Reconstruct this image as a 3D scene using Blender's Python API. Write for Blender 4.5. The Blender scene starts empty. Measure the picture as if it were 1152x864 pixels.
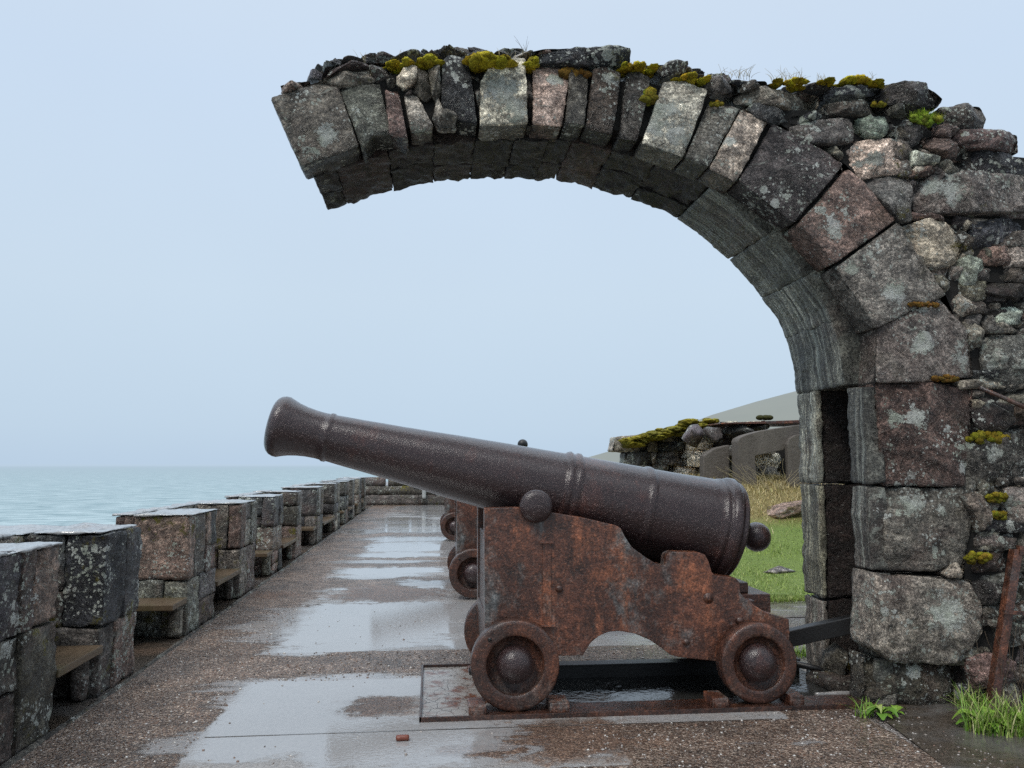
import bpy, bmesh, math, random
import numpy as np
from mathutils import Vector, Matrix, noise as mnoise

R = math.radians
random.seed(7); rng = np.random.default_rng(7)
scene = bpy.context.scene
col = scene.collection

# ------------------------------------------------------------------ camera
YAW, PITCH, FOC, EYE = R(5.7), R(5.65), 900.0, 1.35
fwd = np.array([math.sin(YAW)*math.cos(PITCH), math.cos(YAW)*math.cos(PITCH), math.sin(PITCH)])
rgt = np.array([math.cos(YAW), -math.sin(YAW), 0.0])
upv = np.cross(rgt, fwd)
cam0 = np.array([0, 0, EYE])
def ray(px, py): return fwd*FOC + rgt*(px-576) + upv*(432-py)
def onY(px, py, Y): r = ray(px, py); return cam0 + r*(Y/r[1])
def onZ(px, py, Z): r = ray(px, py); return cam0 + r*((Z-EYE)/r[2])
def onX(px, py, X): r = ray(px, py); return cam0 + r*(X/r[0])
cd = bpy.data.cameras.new('camera'); cam = bpy.data.objects.new('camera', cd); col.objects.link(cam)
cam.location = cam0; cam.rotation_euler = (math.pi/2+PITCH, 0, -YAW)
cd.sensor_width = 36; cd.lens = 36*FOC/1152; cd.clip_end = 20000; cd.clip_start = 0.05
scene.camera = cam
scene.view_settings.view_transform = 'Standard'; scene.view_settings.look = 'None'
scene.view_settings.exposure = 0; scene.view_settings.gamma = 1
scene.cycles.use_denoising = False
scene.render.resolution_x, scene.render.resolution_y = 1024, 768

# ------------------------------------------------------------------ node helpers
class NT:
    def __init__(s, name):
        s.m = bpy.data.materials.new(name); s.m.use_nodes = True
        s.t = s.m.node_tree; s.t.nodes.clear()
        s.out = s.t.nodes.new('ShaderNodeOutputMaterial')
        s.b = s.t.nodes.new('ShaderNodeBsdfPrincipled')
        s.t.links.new(s.b.outputs[0], s.out.inputs[0])
    def n(s, kind, **kw):
        nd = s.t.nodes.new(kind)
        for k, v in kw.items(): setattr(nd, k, v)
        return nd
    def l(s, a, b): s.t.links.new(a, b)
    def put(s, inp, v):
        if isinstance(v, bpy.types.NodeSocket): s.l(v, inp)
        elif isinstance(v, (tuple, list)) and len(v) == 3 and inp.type == 'RGBA': inp.default_value = (*v, 1)
        else: inp.default_value = v
    def coord(s, which='Object'): return s.n('ShaderNodeTexCoord').outputs[which]
    def attr(s, name, out='Color'): return s.n('ShaderNodeAttribute', attribute_name=name).outputs[out]
    def mapping(s, v, scale=(1,1,1), rot=(0,0,0), loc=(0,0,0)):
        m = s.n('ShaderNodeMapping'); s.l(v, m.inputs[0])
        m.inputs['Scale'].default_value = scale; m.inputs['Rotation'].default_value = rot; m.inputs['Location'].default_value = loc
        return m.outputs[0]
    def noise(s, v, scale=5, detail=6, rough=.6, dist=0, out='Fac'):
        n = s.n('ShaderNodeTexNoise'); s.l(v, n.inputs['Vector'])
        n.inputs['Scale'].default_value = scale; n.inputs['Detail'].default_value = detail
        n.inputs['Roughness'].default_value = rough; n.inputs['Distortion'].default_value = dist
        return n.outputs[out]
    def vor(s, v, scale=5, feature='F1', out='Distance', rand=1, detail=0):
        n = s.n('ShaderNodeTexVoronoi', feature=feature); s.l(v, n.inputs['Vector'])
        n.inputs['Scale'].default_value = scale; n.inputs['Randomness'].default_value = rand
        return n.outputs[out]
    def ramp(s, f, stops, interp='LINEAR'):
        r = s.n('ShaderNodeValToRGB'); s.l(f, r.inputs[0]); r.color_ramp.interpolation = interp
        e = r.color_ramp.elements
        while len(e) < len(stops): e.new(.5)
        for i, (p, c) in enumerate(stops):
            e[i].position = p
            e[i].color = (c, c, c, 1) if isinstance(c, (int, float)) else (*c, 1)
        return r.outputs[0]
    def mix(s, f, a, b, mode='MIX'):
        m = s.n('ShaderNodeMix', data_type='RGBA', blend_type=mode)
        s.put(m.inputs[0], f); s.put(m.inputs[6], a); s.put(m.inputs[7], b)
        return m.outputs[2]
    def math(s, op, a, b=0.0, c=0.0, clamp=False):
        m = s.n('ShaderNodeMath', operation=op); m.use_clamp = clamp
        s.put(m.inputs[0], a); s.put(m.inputs[1], b); s.put(m.inputs[2], c)
        return m.outputs[0]
    def bump(s, h, strength=.5, dist=.01, normal=None):
        b = s.n('ShaderNodeBump'); s.l(h, b.inputs['Height'])
        b.inputs['Strength'].default_value = strength; b.inputs['Distance'].default_value = dist
        if normal is not None: s.l(normal, b.inputs['Normal'])
        return b.outputs[0]
    def set(s, **kw):
        for k, v in kw.items():
            s.put(s.b.inputs[{'base':'Base Color','rough':'Roughness','metal':'Metallic','normal':'Normal','spec':'Specular IOR Level','sss':'Subsurface Weight','coat':'Coat Weight','coatr':'Coat Roughness','coatn':'Coat Normal'}[k]], v)
        return s.m

M = {}
# weathered slate / greywacke blocks, tint per stone in attribute 'tint', rotated stone-local coordinates in 'tc'
def stone_mat(name, lichen=.5, streak=1.0, rough=(.15,.50), dark=1.0, rust=.3, moss=.0, strata=1.0):
    k = NT(name); tc = k.attr('tc', 'Vector'); ob = k.coord('Object'); tint = k.attr('tint'); la = k.attr('tint', 'Alpha')
    # warped coordinates so that nothing runs dead straight
    wn = k.noise(tc, 2.6, 3, .5, out='Color'); w1 = k.n('ShaderNodeVectorMath', operation='SCALE'); k.l(wn, w1.inputs[0]); w1.inputs['Scale'].default_value = .07 if streak > 1.5 else .16
    w2 = k.n('ShaderNodeVectorMath', operation='ADD'); k.l(tc, w2.inputs[0]); k.l(w1.outputs[0], w2.inputs[1]); wt = w2.outputs[0]
    lay = k.noise(k.mapping(wt, (.35, .35, 9) if streak > 1.5 else (1.6, 1.6, 7)), 3.2, 9, .72, .3)
    blot = k.noise(wt, 4.5, 8, .68, .3)
    gran = k.noise(wt, 16, 7, .78)
    fine = k.noise(tc, 70, 4, .8)
    zone = k.ramp(k.noise(k.mapping(tc, loc=(5,5,5)), 1.7, 3, .5), [(.42,0.0),(.58,1.0)])
    v = k.mix(.85 if streak > 1.5 else k.math('MULTIPLY', zone, .7*strata), gran, lay)
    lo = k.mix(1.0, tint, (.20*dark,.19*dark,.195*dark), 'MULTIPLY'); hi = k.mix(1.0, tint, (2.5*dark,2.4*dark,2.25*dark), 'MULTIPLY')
    c = k.mix(k.ramp(v, [(.36, 0.0), (.50, .30), (.64, 1.0)] if streak > 1.5 else [(.34, 0.0), (.50, .33), (.68, 1.0)]), lo, hi)
    c = k.mix(k.math('MULTIPLY', k.ramp(blot, [(.50, 0.0), (.66, 1.0)]), .72), c, k.mix(1.0, tint, (.26,.25,.27), 'MULTIPLY'))
    rn = k.noise(k.mapping(wt, loc=(7,3,1)), 2.3, 7, .68, .3)
    c = k.mix(k.math('MULTIPLY', k.ramp(rn, [(.52, 0.0), (.66, 1.0)]), rust), c, (.125,.055,.036))
    on = k.noise(k.mapping(ob, loc=(3,9,4)), 2.7, 8, .7)
    c = k.mix(k.math('MULTIPLY', k.ramp(on, [(.55, 0.0), (.72, 1.0)]), .6), c, (.060,.052,.022))
    c = k.mix(1.0, c, k.ramp(fine, [(.30, .30), (.5,.95), (.70, 2.1)]), 'MULTIPLY')
    # dark cracks, irregular
    ck = k.vor(k.mapping(wt, (1,1,2.2)), 5.5, 'DISTANCE_TO_EDGE'); ckd = k.math('ADD', ck, k.math('MULTIPLY', gran, .05))
    cm = k.ramp(ckd, [(.022,1.0),(.036,0.0)]); cm = k.math('MULTIPLY', cm, k.ramp(blot, [(.40,1.0),(.52,0.0)]))
    c = k.mix(k.math('MULTIPLY', cm, .55), c, (.012,.011,.010))
    # pale cleavage streaks and mica flecks
    st = k.noise(k.mapping(wt, (.4, .4, 13) if streak > 1.5 else (2.4, 2.4, 20)), 2.4, 7, .75, .5)
    c = k.mix(k.math('MULTIPLY', k.ramp(st, [(.60-.06*max(0,streak-1), 0.0), (.67-.04*max(0,streak-1), 1.0)]), min(.62,.42*streak)), c, (.34,.37,.32))
    fl = k.ramp(k.noise(k.mapping(tc, (1,1,1.8)), 34, 6, .82), [(.61,0.0),(.66,1.0)])
    c = k.mix(k.math('MULTIPLY', fl, .5), c, (.46,.46,.43))
    gm = k.n('ShaderNodeGamma'); gm.inputs[1].default_value = 1.30; k.l(c, gm.inputs[0]); hs = k.n('ShaderNodeHueSaturation'); hs.inputs['Saturation'].default_value = .68; k.l(gm.outputs[0], hs.inputs['Color']); c = k.mix(1.0, hs.outputs[0], (2.3,2.3,2.25), 'MULTIPLY')
    # lichen: crusty rosettes clustered by a big mask, plus patches carried by the vertex alpha
    ld = k.n('ShaderNodeVectorMath', operation='ADD'); k.l(ob, ld.inputs[0])
    nn = k.noise(ob, 34, 5, .75, out='Color'); sc = k.n('ShaderNodeVectorMath', operation='SCALE'); k.l(nn, sc.inputs[0]); sc.inputs['Scale'].default_value = .034
    k.l(sc.outputs[0], ld.inputs[1]); wv = ld.outputs[0]
    lm = k.noise(k.mapping(ob, loc=(1,5,2)), 3.4, 5, .65)
    def spots(scale, lo, hi, m0, m1):
        v = k.vor(wv, scale); vc = k.vor(wv, scale, out='Color')
        sel = k.n('ShaderNodeSeparateColor'); k.l(vc, sel.inputs[0])
        thr = k.math('MULTIPLY_ADD', sel.outputs[0], hi-lo, lo)
        thr = k.math('MULTIPLY', thr, k.ramp(lm, [(m0, 0.0), (m1, 1.0)]))
        return k.math('GREATER_THAN', thr, v)
    s1 = spots(15, .0, .60, .58-.16*lichen, .70-.12*lichen)
    s2 = spots(46, .0, .62, .52-.14*lichen, .66-.12*lichen)
    s3 = k.ramp(k.noise(wv, 7.5, 8, .78), [(.64-.08*lichen, 0.0), (.655-.08*lichen, 1.0)])
    s3 = k.math('MULTIPLY', s3, k.ramp(lm, [(.5, 0.0), (.62, 1.0)]))
    if lichen < 0: s3 = k.math('MULTIPLY', s3, 0.0)
    pa = k.math('ADD', la, k.math('MULTIPLY', k.math('SUBTRACT', k.noise(wv, 13, 9, .82), .5), 3.6))
    s4 = k.math('MULTIPLY', k.math('GREATER_THAN', pa, .62), k.math('GREATER_THAN', la, .06))
    ls = k.math('MAXIMUM', k.math('MAXIMUM', s1, s2), k.math('MAXIMUM', s3, s4))
    lcol = k.mix(k.ramp(k.noise(ob, 6, 4, .6), [(.35,0.0),(.65,1.0)]), (.74,.75,.70), (.48,.52,.42))
    lcol = k.mix(1.0, lcol, k.ramp(k.noise(ob, 75, 5, .85), [(.32,.4),(.62,1.2)]), 'MULTIPLY')
    c = k.mix(k.math('MULTIPLY', ls, .9), c, lcol)
    if moss:
        mm = k.ramp(k.noise(k.mapping(ob, loc=(11,2,8)), 4.5, 8, .75), [(.64-.12*moss, 0.0), (.69-.12*moss, 1.0)])
        c = k.mix(mm, c, k.mix(k.noise(ob, 60, 3, .8), (.05,.05,.008), (.22,.18,.012)))
    rr = k.math('MULTIPLY_ADD', gran, rough[1]-rough[0], rough[0]-.04)
    rr = k.math('ADD', rr, k.math('MULTIPLY', ls, .25), clamp=True)
    h = k.math('ADD', k.math('MULTIPLY', v, 1.5), k.math('MULTIPLY', fine, .35))
    h = k.math('ADD', h, k.math('MULTIPLY', ls, .14))
    h = k.math('ADD', h, k.math('MULTIPLY', gran, 1.0))
    h = k.math('SUBTRACT', h, k.math('MULTIPLY', cm, .35))
    return k.set(base=c, rough=rr, normal=k.bump(h, 1.0, .026), spec=.5)
M['stone'] = stone_mat('voussoir_stone', .62, 1.0)
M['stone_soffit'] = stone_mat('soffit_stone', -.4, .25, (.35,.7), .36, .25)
M['stone_jamb'] = stone_mat('jamb_stone', -.2, 2.0, (.3,.6), .95, .30, strata=1.4)
M['rubble'] = stone_mat('rubble_stone', .75, .8, moss=.25)
M['parapet'] = stone_mat('parapet_stone', .55, 1.3, (.3,.6), .95, .5, moss=.45)
M['far_rubble'] = stone_mat('far_rubble_stone', .7, 1.0, (.4,.7), 1.0, .1)

k = NT('wall_core'); ob = k.coord()
M['core'] = k.set(base=k.mix(k.noise(ob, 20, 5, .7), (.004,.0035,.003), (.018,.015,.012)), rough=.9, normal=k.bump(k.noise(ob, 25, 6, .7), .8, .03))

def wet_concrete(name, base=((.22,.20,.185),(.36,.345,.33)), puddle=(.44,.56), brown=.5):
    k = NT(name); ob = k.coord()
    big = k.noise(k.mapping(ob, (1.0, 1.7, 1)), .95, 5, .6, .5)
    pm = k.ramp(big, [(puddle[0], 0.0), (puddle[1], 1.0)])
    n1 = k.noise(ob, 2.4, 7, .65); fine = k.noise(ob, 120, 4, .8)
    peb = k.vor(ob, 85, out='Color'); ps = k.n('ShaderNodeSeparateColor'); k.l(peb, ps.inputs[0])
    c = k.mix(n1, base[0], base[1])
    c = k.mix(k.math('MULTIPLY', k.ramp(k.noise(k.mapping(ob, loc=(4,4,0)), 1.1, 7, .65), [(.52,0.0),(.62,1.0)]), brown), c, (.13,.085,.06))
    c = k.mix(1.0, c, k.ramp(ps.outputs[1], [(0,.62),(1,1.4)]), 'MULTIPLY')
    c = k.mix(k.math('MULTIPLY', pm, .35), c, (.20,.20,.20))
    v = k.vor(ob, 85)
    cr = k.vor(k.mapping(ob, (1,1,1)), 1.6, 'DISTANCE_TO_EDGE')
    crm = k.ramp(k.math('ADD', cr, k.math('MULTIPLY', k.noise(ob, 9, 4, .7), .05)), [(.026,1.0),(.034,0.0)])
    c = k.mix(k.math('MULTIPLY', k.math('MULTIPLY', crm, .6), k.ramp(k.noise(k.mapping(ob,loc=(1,2,3)), 1.2, 3, .5), [(.56,0.0),(.6,1.0)])), c, (.02,.016,.012))
    rr = k.mix(pm, k.mix(n1, (.16,)*3, (.34,)*3), (.035,)*3)
    h = k.math('ADD', k.math('MULTIPLY', v, .6), fine)
    dry = k.math('SUBTRACT', 1.0, k.math('MULTIPLY', pm, .97))
    h = k.math('MULTIPLY', h, dry)
    h = k.math('ADD', h, k.math('MULTIPLY', k.noise(k.mapping(ob,(1,2.2,1)), 16, 3, .5), .16))
    return k.set(base=c, rough=rr, normal=k.bump(h, .45, .005), spec=1.0)
M['slab'] = wet_concrete('wet_concrete', puddle=(.38,.46), brown=.85)
M['cap'] = wet_concrete('wet_capping', ((.30,.30,.30),(.42,.42,.41)), (.36,.50), .15)
M['brownslab'] = wet_concrete('wet_brown_slab', ((.05,.04,.03),(.085,.065,.05)), (.50,.6), .6)

k = NT('wet_gravel'); ob = k.coord()
dv = k.n('ShaderNodeVectorMath', operation='ADD'); k.l(ob, dv.inputs[0])
nn = k.noise(ob, 26, 3, .6, out='Color'); sc_ = k.n('ShaderNodeVectorMath', operation='SCALE'); k.l(nn, sc_.inputs[0]); sc_.inputs['Scale'].default_value = .02; k.l(sc_.outputs[0], dv.inputs[1])
w = dv.outputs[0]
vc = k.vor(w, 62, out='Color'); vd = k.vor(w, 62); vc2 = k.vor(w, 130, out='Color'); vd2 = k.vor(w, 130)
s1 = k.n('ShaderNodeSeparateColor'); k.l(vc, s1.inputs[0]); s2 = k.n('ShaderNodeSeparateColor'); k.l(vc2, s2.inputs[0])
c = k.ramp(s1.outputs[0], [(0,(.07,.055,.048)),(.35,(.17,.138,.122)),(.62,(.27,.23,.205)),(.85,(.20,.135,.105)),(1,(.60,.56,.52))])
c2 = k.ramp(s2.outputs[0], [(0,(.05,.04,.036)),(.6,(.20,.17,.15)),(1,(.48,.45,.42))])
c = k.mix(k.ramp(vd, [(.35,0.0),(.5,1.0)]), c, c2)
big = k.noise(k.mapping(ob,(1,1.6,1)), 1.1, 5, .62, .4)
c = k.mix(1.0, c, k.ramp(big, [(.3,.65),(.7,1.3)]), 'MULTIPLY')
c = k.mix(k.ramp(k.noise(k.mapping(ob,loc=(2,7,0)), .8, 6, .65), [(.5,0.0),(.66,.55)]), c, k.mix(1.0, c, (1.0,.62,.45), 'MULTIPLY'))
dk = k.ramp(k.noise(k.mapping(ob,(1,1.5,1),loc=(9,2,0)), 1.4, 5, .65), [(.62,0.0),(.72,1.0)])
c = k.mix(k.math('MULTIPLY', dk, .7), c, (.02,.018,.015))
pm = k.ramp(k.noise(k.mapping(ob,(.55,1.9,1),loc=(5,1,0)), 1.0, 6, .62, .3), [(.56,0.0),(.59,1.0)])
h = k.math('ADD', k.math('MULTIPLY', k.math('SUBTRACT', 1.0, vd), 1.0), k.math('MULTIPLY', k.math('SUBTRACT', 1.0, vd2), .45))
h = k.math('MULTIPLY', h, k.math('SUBTRACT', 1.0, k.math('MULTIPLY', pm, .96)))
rr = k.mix(pm, k.mix(s2.outputs[1], (.16,)*3, (.42,)*3), (.04,)*3)
M['gravel'] = k.set(base=k.mix(k.math('MULTIPLY', pm, .5), c, (.10,.09,.085)), rough=rr, normal=k.bump(h, .9, .012), spec=.9)

M['gravel_brown'] = M['gravel'].copy(); M['gravel_brown'].name = 'brown_gravel'
_t = M['gravel_brown'].node_tree; _b = [n_ for n_ in _t.nodes if n_.type == 'BSDF_PRINCIPLED'][0]; _l = _b.inputs['Base Color'].links[0].from_socket
_m = _t.nodes.new('ShaderNodeMix'); _m.data_type='RGBA'; _m.blend_type='MULTIPLY'; _m.inputs[0].default_value=1; _t.links.new(_l,_m.inputs[6]); _m.inputs[7].default_value=(1.05,.74,.6,1); _t.links.new(_m.outputs[2], _b.inputs['Base Color'])
k = NT('wet_walk'); ob = k.coord(); vcol = k.n('ShaderNodeSeparateColor'); k.l(k.attr('tint'), vcol.inputs[0]); va = k.attr('tint', 'Alpha')
nn = k.noise(ob, 26, 3, .6, out='Color'); sc_ = k.n('ShaderNodeVectorMath', operation='SCALE'); k.l(nn, sc_.inputs[0]); sc_.inputs['Scale'].default_value = .02
dv = k.n('ShaderNodeVectorMath', operation='ADD'); k.l(ob, dv.inputs[0]); k.l(sc_.outputs[0], dv.inputs[1]); w = dv.outputs[0]
def sepc(x): q = k.n('ShaderNodeSeparateColor'); k.l(x, q.inputs[0]); return q.outputs
vA = sepc(k.vor(w, 58, out='Color')); dA = k.vor(w, 58); vB = sepc(k.vor(w, 125, out='Color')); dB = k.vor(w, 125)
big = k.noise(k.mapping(ob,(1,1.6,1)), 1.1, 8, .68, .4); mid = k.noise(ob, 5.5, 8, .72)
gA = k.ramp(vA[0], [(0,(.055,.040,.033)),(.4,(.15,.11,.09)),(.7,(.25,.195,.16)),(.88,(.20,.115,.08)),(1,(.66,.60,.54))])
gB = k.ramp(vB[0], [(0,(.035,.026,.021)),(.65,(.175,.13,.105)),(1,(.52,.47,.42))])
gc = k.mix(k.ramp(dA, [(.33,0.0),(.5,1.0)]), gA, gB)
gc = k.mix(1.0, gc, k.ramp(big, [(.3,.55),(.7,1.35)]), 'MULTIPLY'); gc = k.mix(1.0, gc, k.ramp(mid, [(.3,.5),(.7,1.4)]), 'MULTIPLY'); gc = k.mix(1.0, gc, (.94,.83,.74), 'MULTIPLY')
blk = k.ramp(k.noise(k.mapping(ob,(1,1.5,1),loc=(9,2,0)), 1.5, 8, .7), [(.60,0.0),(.70,1.0)])
gc = k.mix(k.math('MULTIPLY', blk, .65), gc, (.015,.012,.010))
n1 = k.noise(ob, 2.4, 9, .7); sc2 = k.ramp(k.noise(ob, 60, 5, .8), [(.3,.55),(.7,1.4)])
cc = k.mix(1.0, k.mix(n1, (.22,.20,.185), (.40,.375,.355)), sc2, 'MULTIPLY')
cc = k.mix(k.math('MULTIPLY', k.ramp(vB[1], [(.8,0.0),(.95,1.0)]), .4), cc, gB)
m = k.ramp(k.math('ADD', va, k.math('MULTIPLY', k.math('SUBTRACT', mid, .5), 1.5)), [(.38,0.0),(.62,1.0)])
bm_ = k.ramp(k.math('ADD', vcol.outputs[0], k.math('MULTIPLY', k.math('SUBTRACT', mid, .5), 1.6)), [(.30,0.0),(.66,1.0)])
m = k.math('MULTIPLY', m, k.math('SUBTRACT', 1.0, k.math('MULTIPLY', bm_, .85)))
c = k.mix(m, gc, cc)
c = k.mix(k.math('MULTIPLY', bm_, .8), c, k.mix(1.0, k.mix(.45, gc, (.10,.085,.075)), (.95,.72,.58), 'MULTIPLY'))
# water film: vertex bias + noise, fading from damp to pooled
pb = k.math('ADD', k.math('MULTIPLY', vcol.outputs[1], 1.0), k.math('MULTIPLY', k.math('SUBTRACT', k.noise(k.mapping(ob,(.8,2.0,1),loc=(5,1,0)), 1.9, 9, .74, .3), .5), 2.5))
pb = k.math('ADD', pb, k.math('MULTIPLY', m, .36)); pb = k.math('SUBTRACT', pb, k.math('MULTIPLY', bm_, .22))
pm = k.ramp(pb, [(.24,0.0),(.36,.7),(.5,1.0)])
c = k.mix(k.math('MULTIPLY', pm, .62), c, (.33,.335,.34))  # pools painted paler: sky reflection put into the base colour
# joints in the slabs
rr = k.mix(pm, k.mix(mid, (.14,)*3, (.40,)*3), (.03,)*3)
h = k.math('ADD', k.math('MULTIPLY', k.math('SUBTRACT', 1.0, dA), 1.0), k.math('MULTIPLY', k.math('SUBTRACT', 1.0, dB), .5))
h = k.math('MULTIPLY', h, k.math('SUBTRACT', 1.0, k.math('MULTIPLY', m, .72)))
h = k.math('MULTIPLY', h, k.math('SUBTRACT', 1.0, k.math('MULTIPLY', pm, .95)))
h = k.math('ADD', h, k.math('MULTIPLY', k.noise(k.mapping(ob,(1,2.2,1)), 30, 3, .5), .03))
M['walk'] = k.set(base=c, rough=rr, normal=k.bump(h, .9, .011), spec=k.mix(pm, (.6,)*3, (1.0,)*3))
# cast iron barrel: wet, pitted, purple brown
def iron_mat(name):
    k = NT(name); ob = k.coord()
    n1 = k.noise(ob, 5, 7, .65); n2 = k.noise(ob, 60, 5, .75); n3 = k.noise(ob, 170, 4, .8)
    c = k.mix(n1, (.017,.007,.007), (.052,.023,.022))
    c = k.mix(k.math('MULTIPLY', k.ramp(k.noise(k.mapping(ob,(1,1,.6),loc=(4,2,1)), 3.5, 8, .75), [(.55,0.0),(.70,1.0)]), .6), c, (.15,.05,.032))
    c = k.mix(1.0, c, k.ramp(n3, [(.3,.45),(.5,.95),(.72,1.9)]), 'MULTIPLY')
    c = k.mix(k.math('MULTIPLY', k.ramp(n2, [(.58,0.0),(.66,1.0)]), .35), c, (.20,.16,.165))
    sp = k.vor(ob, 140); sv = k.vor(ob, 140, out='Color'); ss = k.n('ShaderNodeSeparateColor'); k.l(sv, ss.inputs[0])
    bead = k.math('GREATER_THAN', k.math('MULTIPLY', k.math('SUBTRACT', ss.outputs[0], .6), .8), sp)
    rr = k.mix(bead, k.mix(n2, (.14,)*3, (.34,)*3), (.05,)*3)
    h = k.math('ADD', k.math('MULTIPLY', n2, 1.2), k.math('MULTIPLY', n3, .55))
    h = k.math('ADD', h, k.math('MULTIPLY', bead, .45)); h = k.math('ADD', h, k.math('MULTIPLY', n1, 1.2))
    return k.set(base=c, rough=rr, normal=k.bump(h, 1.0, .008), spec=.5, metal=.3, coat=.8, coatr=.10, coatn=k.bump(h, .55, .0028))
M['iron'] = iron_mat('pitted_cast_iron')

def rust_mat(name, orange=1.0, dark=1.0, blue=1.0):
    k = NT(name); ob = k.coord()
    n1 = k.noise(ob, 4.2, 7, .68, .4); fine = k.noise(ob, 90, 4, .75); sp = k.noise(ob, 26, 5, .8)
    c = k.mix(k.ramp(n1, [(.3,0.0),(.7,1.0)]), (.026*dark,.010*dark,.008*dark), (.115*dark,.038*dark,.022*dark))
    stv = k.mapping(ob, (3.0, 3.0, .8), loc=(1.7, 0, 0))
    st = k.noise(stv, 1.6, 9, .72, .1)
    c = k.mix(k.math('MULTIPLY', k.ramp(st, [(.51,0.0),(.62,1.0)]), .55*orange), c, (.25,.075,.022))
    o2 = k.ramp(k.noise(k.mapping(ob, loc=(3,3,8)), 5, 8, .75), [(.52,0.0),(.68,1.0)])
    c = k.mix(k.math('MULTIPLY', o2, .5*orange), c, (.17,.055,.022))
    b = k.noise(k.mapping(ob, (2,2,1.3), loc=(8.4,1,5)), 1.9, 9, .76, .2)
    c = k.mix(k.math('MULTIPLY', k.ramp(b, [(.51,0.0),(.63,1.0)]), .85*blue), c, (.105,.11,.135))
    c = k.mix(1.0, c, k.ramp(sp, [(.32,.4),(.5,1.0),(.7,1.8)]), 'MULTIPLY')
    c = k.mix(1.0, c, k.ramp(fine, [(.3,.5),(.7,1.6)]), 'MULTIPLY')
    c = k.mix(k.math('MULTIPLY', k.ramp(fine, [(.60,0.0),(.68,1.0)]), .45), c, (.33,.16,.10))
    gm = k.n('ShaderNodeGamma'); gm.inputs[1].default_value = 1.3; k.l(c, gm.inputs[0]); hs = k.n('ShaderNodeHueSaturation'); hs.inputs['Saturation'].default_value = .86; k.l(gm.outputs[0], hs.inputs['Color']); c = k.mix(1.0, hs.outputs[0], (2.35,2.45,1.95), 'MULTIPLY')
    h = k.math('ADD', k.math('MULTIPLY', fine, .7), k.math('ADD', k.math('MULTIPLY', sp, .8), n1))
    return k.set(base=c, rough=k.mix(sp, (.2,)*3, (.6,)*3), normal=k.bump(h, .9, .007), spec=.5, coat=.5, coatr=.16, coatn=k.bump(h, .7, .004))
M['rust'] = rust_mat('rusted_plate_iron')
M['rustwheel'] = rust_mat('rusted_wheel_iron', .35, .75, .4)
M['rustdark'] = rust_mat('dark_rusted_iron', .3, .5, .1)
k = NT('flaking_plate'); ob = k.coord()
n = k.noise(ob, 9, 7, .7); cr = k.vor(ob, 14, 'DISTANCE_TO_EDGE')
c = k.mix(k.ramp(n, [(.5,0.0),(.62,1.0)]), (.30,.28,.26), (.14,.05,.025))
c = k.mix(k.ramp(cr, [(.01,1.0),(.03,0.0)]), c, (.03,.02,.015))
M['plate'] = k.set(base=c, rough=.16, normal=k.bump(n, .4, .005), spec=.6)
k = NT('wet_black_iron'); ob = k.coord(); n = k.noise(ob, 60, 5, .7)
M['black'] = k.set(base=k.mix(n, (.004,.004,.004), (.016,.015,.015)), rough=.38, normal=k.bump(n, .5, .004))
k = NT('still_water'); ob = k.coord(); n = k.noise(ob, 22, 3, .6)
M['water'] = k.set(base=(.03,.03,.028), rough=.03, normal=k.bump(n, .25, .01), spec=.8)
k = NT('weathered_timber'); ob = k.coord()
n = k.noise(k.mapping(ob,(14,1.2,14)), 3, 6, .7); n2 = k.noise(ob, 3, 5, .6)
c = k.mix(n, (.045,.028,.015), (.17,.12,.075)); c = k.mix(k.ramp(n2,[(.55,0.0),(.7,.7)]), c, (.07,.065,.025))
M['timber'] = k.set(base=c, rough=.35, normal=k.bump(n, .5, .006))
k = NT('moss'); ob = k.coord(); tint = k.attr('tint')
M['moss'] = k.set(base=k.mix(1.0, tint, k.ramp(k.noise(ob, 55, 4, .8), [(.3,.35),(.7,1.5)]), 'MULTIPLY'), rough=.8, normal=k.bump(k.noise(ob, 160, 3, .8), 1.0, .01), spec=.2)
k = NT('leaf'); tint = k.attr('tint')
M['leaf'] = k.set(base=tint, rough=.42, spec=.4, sss=.0)
k = NT('grass_ground'); ob = k.coord(); n = k.noise(ob, 2, 6, .7)
gy = k.n('ShaderNodeSeparateXYZ'); k.l(k.coord(), gy.inputs[0])
c = k.mix(n, (.12,.19,.03), (.22,.29,.06)); zz = k.ramp(k.math('ADD', gy.outputs[2], k.math('MULTIPLY', n, .25)), [(.60,0.0),(.80,1.0)])
c = k.mix(zz, c, k.mix(n, (.17,.13,.045), (.3,.24,.09)))
c = k.mix(1.0, c, k.ramp(k.noise(ob, 40, 4, .8), [(.3,.5),(.7,1.4)]), 'MULTIPLY')
M['grass'] = k.set(base=c, rough=.8, normal=k.bump(k.noise(ob, 60, 4, .8), .8, .03))
k = NT('stained_concrete'); ob = k.coord(); n = k.noise(k.mapping(ob,(2,2,.5)), 1.6, 7, .7)
M['concrete'] = k.set(base=k.mix(n, (.045,.036,.030), (.20,.175,.15)), rough=.7, normal=k.bump(k.noise(ob, 14, 8, .8), .8, .03))
k = NT('bleached_stalk'); M['straw'] = k.set(base=(.36,.30,.17), rough=.7)
k = NT('brown_twig'); M['twig'] = k.set(base=(.10,.07,.045), rough=.7)
k = NT('white_render'); ob = k.coord(); M['white'] = k.set(base=k.mix(k.noise(ob, 3, 6, .7), (.25,.26,.25), (.55,.57,.56)), rough=.6)
k = NT('brick_red'); ob = k.coord(); M['brick'] = k.set(base=k.mix(k.noise(ob, 40, 5, .7), (.12,.03,.018), (.24,.07,.04)), rough=.4, normal=k.bump(k.noise(ob,60,4,.7), .5, .004))

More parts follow.
